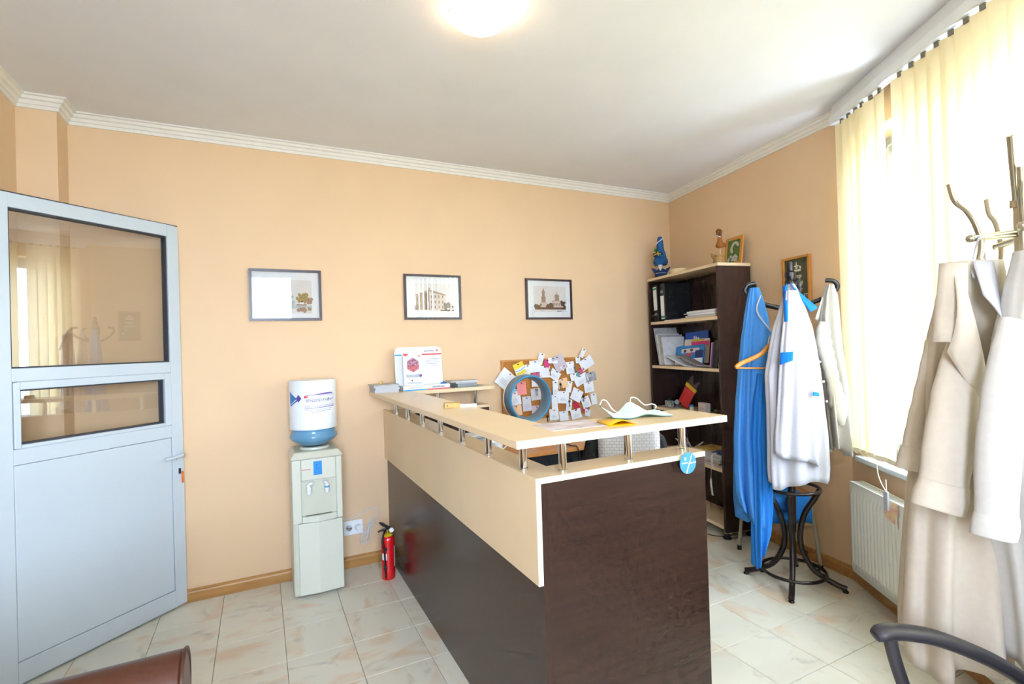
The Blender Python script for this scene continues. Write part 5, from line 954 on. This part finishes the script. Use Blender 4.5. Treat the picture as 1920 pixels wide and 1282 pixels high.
garment([(1.711, -0.091, -0.059), (1.661, -0.115, -0.029), (1.575, -0.147, 0.003), (1.46, -0.188, 0.037), (1.344, -0.212, 0.056), (1.228, -0.236, 0.072), (1.055, -0.233, 0.086), (0.883, -0.236, 0.101), (0.71, -0.239, 0.104), (0.638, -0.235, 0.098)], -0.21, 0.015, 0.045, 0.006, 0.030, 21, hem=lambda th: 0.015 * math.sin(3 * th) + 0.03 * max(0, math.cos(th)) - 0.01, nf=7).build('body', wht, wh, smooth=70, solid=0.002)
garment([(1.671, -0.132, -0.069), (1.515, -0.154, -0.012), (1.345, -0.176, -0.001), (1.176, -0.193, 0.005), (1.006, -0.21, 0.01), (0.865, -0.226, 0.014), (0.775, -0.229, 0.014)], -0.262, 0.012, 0.030, 0.003, 0.013, 33, nf=6, hem=lambda th: -0.035 * math.cos(th)).build('sleeve', wht, wh, smooth=70, solid=0.002)
def patch(name, quad, m_, par, y, curve=0.0, nu=6, nv=6, sd=0.002, wob=0.0):
    """cloth patch between four (x, z) corners: a b (top) d c (bottom)"""
    a, b, c, d = [Vector((p[0], p[1])) for p in quad]; rows = []
    for j in range(nv + 1):
        v = j / nv; row = []
        for i in range(nu + 1):
            u = i / nu; p = (a * (1 - u) + b * u) * (1 - v) + (d * (1 - u) + c * u) * v
            yy = y(u, v) if callable(y) else y
            row.append((p.x, yy - curve * math.sin(math.pi * u) + wob * math.sin(u * 9 + v * 4), p.y))
        rows.append(row)
    return MB().grid(rows).build(name, m_, par, smooth=60, solid=sd)
patch('collar', [(-0.095, 1.716), (-0.078, 1.716), (0.045, 1.579), (-0.021, 1.555)], royal, wh, lambda u, v: -0.235 - 0.05 * v + 0.04 * u, 0.008)
patch('collar', [(-0.130, 1.698), (-0.106, 1.714), (-0.147, 1.511), (-0.167, 1.506)], royal, wh, lambda u, v: -0.225 - 0.075 * v, 0.01)
patch('sleeve_tab', [(-0.188, 1.346), (-0.132, 1.350), (-0.136, 1.303), (-0.195, 1.282)], royal, wh, lambda u, v: -0.312 + 0.02 * (1 - u), 0.004)
patch('pocket_trim', [(-0.036, 1.139), (0.011, 1.129), (0.013, 1.109), (-0.037, 1.119)], royal, wh, lambda u, v: -0.312 + 0.03 * u, 0.0)
for x, z in ((0.014, 1.292), (0.030, 1.188), (0.044, 1.084)): MB().lathe([(0.006, 0), (0.006, 0.002)], 12, T=T3(x, -0.295, z) @ RX).build('button', btn, wh)
rc = thing('white_coat', 'white coat with knotted sleeve on the right hook by the blinds', 'coat', SC, AV)
garment([(1.714, 0.189, 0.228), (1.65, 0.163, 0.25), (1.514, 0.14, 0.26), (1.394, 0.13, 0.268), (1.213, 0.145, 0.283), (1.032, 0.154, 0.292), (0.912, 0.159, 0.288), (0.792, 0.167, 0.275)], -0.09, 0.015, 0.045, 0.008, 0.028, 14, hem=lambda th: 0.03 * math.sin(2 * th) - 0.01).build('body', wht2, rc, smooth=70, solid=0.002)
mb, P_, rs_ = sleeve_path([(0.157, -0.110, 1.500), (0.136, -0.130, 1.396), (0.153, -0.140, 1.292), (0.181, -0.135, 1.172), (0.216, -0.120, 1.036), (0.261, -0.110, 0.929)], [0.03, 0.045, 0.04, 0.035, 0.05, 0.03], 0.6, amp=0.08, seed=2); mb.build('sleeve', wht2, rc, smooth=70, solid=0.002)
patch('collar_tip', [(0.159, 1.648), (0.189, 1.635), (0.154, 1.498), (0.113, 1.523)], wht2, rc, lambda u, v: -0.10 + 0.03 * u, 0.006)
hg = thing('coat_hanger', 'orange wooden coat hanger hanging beside the blue gown', 'hanger', SC, AV)
hw_ = M('hanger_wood', '#cf8a34', 0.35, col2='#bd7522', scale=10)
MB().tube(bez([(-0.366, -0.155, 1.264), (-0.333, -0.155, 1.289), (-0.229, -0.155, 1.333), (-0.159, -0.155, 1.390), (-0.096, -0.155, 1.338), (0.005, -0.155, 1.288), (0.039, -0.155, 1.257)], 6), [0.008, 0.012] + [0.013] * 33 + [0.012, 0.008], 10, flat=0.6).build('shoulder', hw_, hg, smooth=60)
MB().tube([(-0.352, -0.155, 1.263), (0.024, -0.155, 1.252)], 0.005, 8).build('bar', hw_, hg, smooth=60)
MB().tube(bez([(-0.159, -0.155, 1.390), (-0.158, -0.155, 1.428), (-0.145, -0.12, 1.452), (-0.120, -0.06, 1.465), (-0.094, -0.02, 1.459)], 5), 0.0025, 6).build('hook', chrome, hg, smooth=60)

# --- plywood chair with grey legs behind the stand
gc = thing('plywood_chair', 'plywood chair with thin grey metal legs behind the coat stand', 'chair', (3.47, -1.30, 0), math.atan2(-0.155, 0.309))
gl = M('grey_tube', '#a3a19a', 0.4, 0.3); 
for x, y in ((-0.17, -0.16), (0.17, -0.16), (-0.16, 0.16), (0.155, 0.155)):
    l_ = MB().tube([(x * 1.05, y * 1.05, 0.02), (x * 0.86, y * 0.86, 0.43)], 0.011, 10).build('leg', gl, gc, smooth=40)
    MB().lathe([(0.014, 0), (0.014, 0.03)], 12, c=(x * 1.05, y * 1.05, 0)).build('cap', black, l_)
MB().tube([(-0.145, -0.137, 0.425), (0.145, -0.137, 0.425), (0.145, 0.137, 0.425), (-0.145, 0.137, 0.425)], 0.010, 8, closed=True).build('seat_frame', gl, gc)
ply = M('plywood', '#b97a3a', 0.45, col2='#a66a2c', scale=6)
MB().prism([(-0.18, -0.17), (0.18, -0.17), (0.17, 0.17), (-0.17, 0.17)], 0.438, 0.45).build('seat', ply, gc, bevel=0.004)
bcl = thing('blue_cloth', 'blue cotton cloth draped over the plywood chair behind stand', 'cloth', (3.47, -1.30, 0), math.atan2(-0.155, 0.309))
rows = []
for j in range(17):
    L_ = j / 16 * 0.62 - 0.27; 
    y_, z_ = (-L_ , 0.4545) if L_ < 0.185 else (-0.185 - 0.012 * min(1, (L_ - 0.185) / 0.03), 0.4545 - max(0, (L_ - 0.195)))
    rows.append([(-0.19 + 0.30 * i / 10, y_ - 0.006 - 0.008 * math.sin(i * 1.4) * (1 if L_ > 0.19 else 0), z_ + 0.0015 * math.sin(i * 2.0 + j)) for i in range(11)])
rows = [[(x, min(0.15, y), z + 0.001) for x, y, z in r0] for r0 in rows]
MB().grid(rows).build('cloth', blue2, bcl, smooth=60, solid=0.002)

# --- metal coat stand with lab coats near the window
S2 = (2.548, -2.822, 0)
ms = thing('coat_stand', 'brushed metal coat stand with curved hooks at the right edge', 'coat stand', S2, AV)
MB().tube([(0, 0, 0.03), (0, 0, 1.79)], 0.019, 16).build('pole', nickel, ms, smooth=40)
MB().lathe([(0.026, 1.79), (0.026, 1.812), (0.018, 1.818), (0, 1.818)], 20).build('cap', nickel, ms, smooth=40)
MB().lathe([(0.19, 0.0), (0.19, 0.012), (0.03, 0.03), (0.0, 0.03)], 40).build('base', nickel, ms, smooth=40)
for pts in ([(0, 0, 1.715), (-0.150, 0, 1.702)], [(0, 0, 1.70), (0.06, 0.14, 1.70)], [(0, 0, 1.71), (-0.10, -0.10, 1.715)], [(0, 0, 1.70), (0.13, -0.06, 1.70)]):
    a_ = MB().tube(pts, 0.011, 12).build('arm', nickel, ms, smooth=40)
    e = Vector(pts[1]); u = Vector((e.x, e.y, 0)).normalized(); 
    def hp(r0, z): return e + u * r0 + Vector((0, 0, z - e.z))
    MB().tube(bez([hp(0.06, 1.866), hp(0.045, 1.815), hp(0.012, 1.785), hp(-0.012, 1.745), hp(-0.028, 1.69), hp(-0.022, 1.645), hp(-0.014, 1.632)], 6), 0.0085, 10).build('hook', nickel, a_, smooth=60)
    MB().ball(tuple(e + u * 0.004), 0.012, 8).build('end_knob', nickel, a_, smooth=60)
MB().tube(bez([(-0.175, -0.15, 1.945), (-0.14, -0.12, 1.86), (-0.11, -0.095, 1.79)], 5), 0.0085, 10).build('hook', nickel, ms, smooth=60)

la = thing('lab_coat', 'long cream lab coat with turned up cuff on the metal stand', 'coat', S2, AV)
garment([(1.635, -0.217, -0.055), (1.588, -0.234, -0.05), (1.525, -0.251, -0.056), (1.399, -0.282, -0.079), (1.304, -0.298, -0.087), (1.209, -0.311, -0.095), (1.083, -0.329, -0.103), (0.956, -0.351, -0.104), (0.83, -0.362, -0.102), (0.704, -0.374, -0.097), (0.578, -0.383, -0.095), (0.455, -0.378, -0.093)], 0.01, 0.03, 0.085, 0.006, 0.034, 41, hem=lambda th: 0.012 * math.sin(3 * th)).build('body', crm, la, smooth=70, solid=0.002)
mb, P_, rs_ = sleeve_path([(-0.255, 0.02, 1.401), (-0.286, 0.02, 1.274), (-0.322, 0.015, 1.149), (-0.348, 0.01, 1.052)], [0.022, 0.024, 0.026, 0.026], 0.8, amp=0.04); mb.build('rear_sleeve', crm, la, smooth=70, solid=0.002)
mb, P_, rs_ = sleeve_path([(-0.336, 0.012, 1.083), (-0.350, 0.01, 1.043), (-0.355, 0.01, 1.024)], [0.030, 0.031, 0.030], 0.85); mb.build('rear_cuff', crm, la, smooth=70, solid=0.004)
mb, P_, rs_ = sleeve_path([(-0.235, -0.045, 1.400), (-0.287, -0.085, 1.268), (-0.323, -0.10, 1.123), (-0.348, -0.10, 0.992)], [0.03, 0.058, 0.066, 0.060], 0.5, amp=0.02); mb.build('front_sleeve', crm, la, smooth=70, solid=0.002)
mb, P_, rs_ = sleeve_path([(-0.342, -0.10, 1.014), (-0.352, -0.10, 0.977), (-0.363, -0.10, 0.941)], [0.064, 0.072, 0.070], 0.52); mb.build('front_cuff', crm, la, smooth=70, solid=0.005)
patch('cape', [(-0.280, 1.627), (-0.215, 1.621), (-0.264, 1.398), (-0.342, 1.402)], crm, la, lambda u, v: -0.035 - 0.045 * v - 0.02 * u, 0.015, sd=0.003)
patch('lapel', [(-0.259, 1.608), (-0.223, 1.536), (-0.217, 1.162), (-0.318, 1.373)], crm, la, lambda u, v: -0.055 - 0.05 * math.sin(v * 2.2), 0.012, nv=12, sd=0.003)
patch('inner_collar', [(-0.183, 1.630), (-0.123, 1.627), (-0.144, 1.443), (-0.202, 1.528)], wht, la, lambda u, v: -0.036 - 0.05 * v, 0.006, sd=0.003)
MB().tube(bez([(-0.189, -0.045, 1.582), (-0.172, -0.02, 1.616), (-0.142, 0.0, 1.666), (-0.141, -0.014, 1.702), (-0.110, 0.01, 1.699), (-0.121, -0.01, 1.632)], 5), 0.003, 6).build('hanging_loop', wht, la, smooth=60)
lb_ = thing('lab_coat', 'white lab coat with folded cuff, cut off by the picture edge', 'coat', S2, AV)
garment([(1.646, -0.111, 0.015), (1.513, -0.147, 0.055), (1.394, -0.178, 0.08), (1.216, -0.199, 0.088), (1.07, -0.21, 0.09), (0.921, -0.21, 0.092), (0.774, -0.193, 0.094), (0.626, -0.184, 0.096), (0.516, -0.18, 0.1)], -0.09, 0.03, 0.085, 0.006, 0.03, 52, hem=lambda th: 0.012 * math.sin(3 * th)).build('body', wht2, lb_, smooth=70, solid=0.002)
mb, P_, rs_ = sleeve_path([(-0.185, -0.15, 1.455), (-0.233, -0.17, 1.287), (-0.265, -0.18, 1.109), (-0.278, -0.18, 0.916)], [0.032, 0.052, 0.056, 0.05], 0.5, amp=0.02); mb.build('sleeve', wht2, lb_, smooth=70, solid=0.002)
mb, P_, rs_ = sleeve_path([(-0.275, -0.18, 0.951), (-0.280, -0.18, 0.923), (-0.287, -0.18, 0.892)], [0.052, 0.057, 0.055], 0.52); mb.build('cuff', wht2, lb_, smooth=70, solid=0.005)

# ---------------------------------------------------------------- visitor chair, only an arm is in view
vc = thing('visitor_chair', 'dark plastic visitor chair with curved armrest near the lab coats', 'chair', (2.05, -3.02, 0), AV)
inv = frame(vc).inverted(); arm = [inv @ Vector(p) for p in ((1.914, -2.723, 0.655), (1.939, -2.735, 0.664), (1.988, -2.759, 0.661), (2.061, -2.796, 0.643), (2.17, -2.85, 0.590), (2.254, -2.891, 0.53), (2.31, -2.918, 0.47))]
dkp = M('dark_grey_plastic', '#343238', 0.45, var=0.08)
for dy in (0.0, -0.50):
    off = Vector((0, dy, 0)); P = bez([p + off for p in arm], 6)
    a_ = MB().tube(P, [0.013 + 0.006 * min(1, i / 4) for i in range(len(P))], 14, flat=1.3).build('armrest', dkp, vc, smooth=60)
    st = bez([arm[1] + Vector((0.01, 0, -0.012)) + off, arm[1] + Vector((0.022, 0, -0.07)) + off, arm[1] + Vector((0.05, 0, -0.16)) + off, arm[1] + Vector((0.09, 0, -0.25)) + off], 5)
    MB().tube(st, 0.0155, 10).build('arm_strut', dkp, vc, smooth=60)
ax0, ax1, ay = arm[1].x + 0.02, arm[-1].x + 0.02, arm[0].y
MB().prism([(ax0, ay - 0.49), (ax1 + 0.04, ay - 0.48), (ax1 + 0.04, ay - 0.02), (ax0, ay - 0.01)], 0.395, 0.44).build('seat', dkp, vc, bevel=0.015)
MB().prism([(ay - 0.47, 0.50), (ay - 0.03, 0.50), (ay - 0.06, 0.84), (ay - 0.44, 0.84)], 0, 0.035, T=Matrix(((0, 0, 1, ax1 + 0.02), (1, 0, 0, 0), (0, 1, 0, 0), (0, 0, 0, 1)))).build('backrest', dkp, vc, bevel=0.015)
for x in (ax0 + 0.03, ax1 + 0.02):
    for y in (ay - 0.45, ay - 0.05): MB().tube([(x, y, 0.005), (x, y, 0.395)], 0.013, 10).build('leg', blackp, vc, smooth=40)
for y in (ay - 0.45, ay - 0.05): MB().tube([(ax1 + 0.03, y, 0.40), (ax1 + 0.038, y, 0.53)], 0.012, 10).build('back_support', blackp, vc, smooth=40)

# ---------------------------------------------------------------- leather sofa, its rolled arm is in view
so = thing('leather_sofa', 'brown leather sofa with a rolled arm in front of the door', 'sofa', (-0.07, -2.63, 0))
lth = M('brown_leather', '#4f2b1d', 0.32, var=0.12, scale=90, bump=0.12)
def sf(name, *b, **k): return MB().box(*b).build(name, lth, so, world=True, **k)
for yc in (-1.96, -3.30):
    prof = [(yc + 0.085 * math.cos(t), 0.597 + 0.085 * math.sin(t)) for t in [R(-35 + i * 250 / 18) for i in range(19)]] + [(yc - 0.06, 0.53), (yc - 0.06, 0.06), (yc + 0.06, 0.06), (yc + 0.06, 0.53)]
    a_ = MB().prism(prof, -0.50, 0.335, T=Matrix(((0, 0, 1, 0), (1, 0, 0, 0), (0, 1, 0, 0), (0, 0, 0, 1)))).build('arm', lth, so, world=True, smooth=40, bevel=0.012)
    MB().tube([(0.3335, y, z) for y, z in prof], 0.0045, 6, closed=True).build('piping', M('leather_piping', '#43241a', 0.4), a_, world=True, smooth=60)
sf('base', -0.50, 0.30, -3.235, -2.025, 0.06, 0.28, bevel=0.02)
sf('backrest', -0.50, -0.30, -3.20, -2.06, 0.281, 0.80, bevel=0.05)
for y0_, y1_ in ((-3.225, -2.625), (-2.62, -2.03)): sf('seat_cushion', -0.295, 0.31, y0_, y1_, 0.282, 0.42, bevel=0.035)
for x in (-0.44, 0.27):
    for y in (-3.28, -1.96): MB().lathe([(0.02, 0), (0.026, 0.06)], 12, c=(x, y, 0)).build('foot', black, so, world=True)
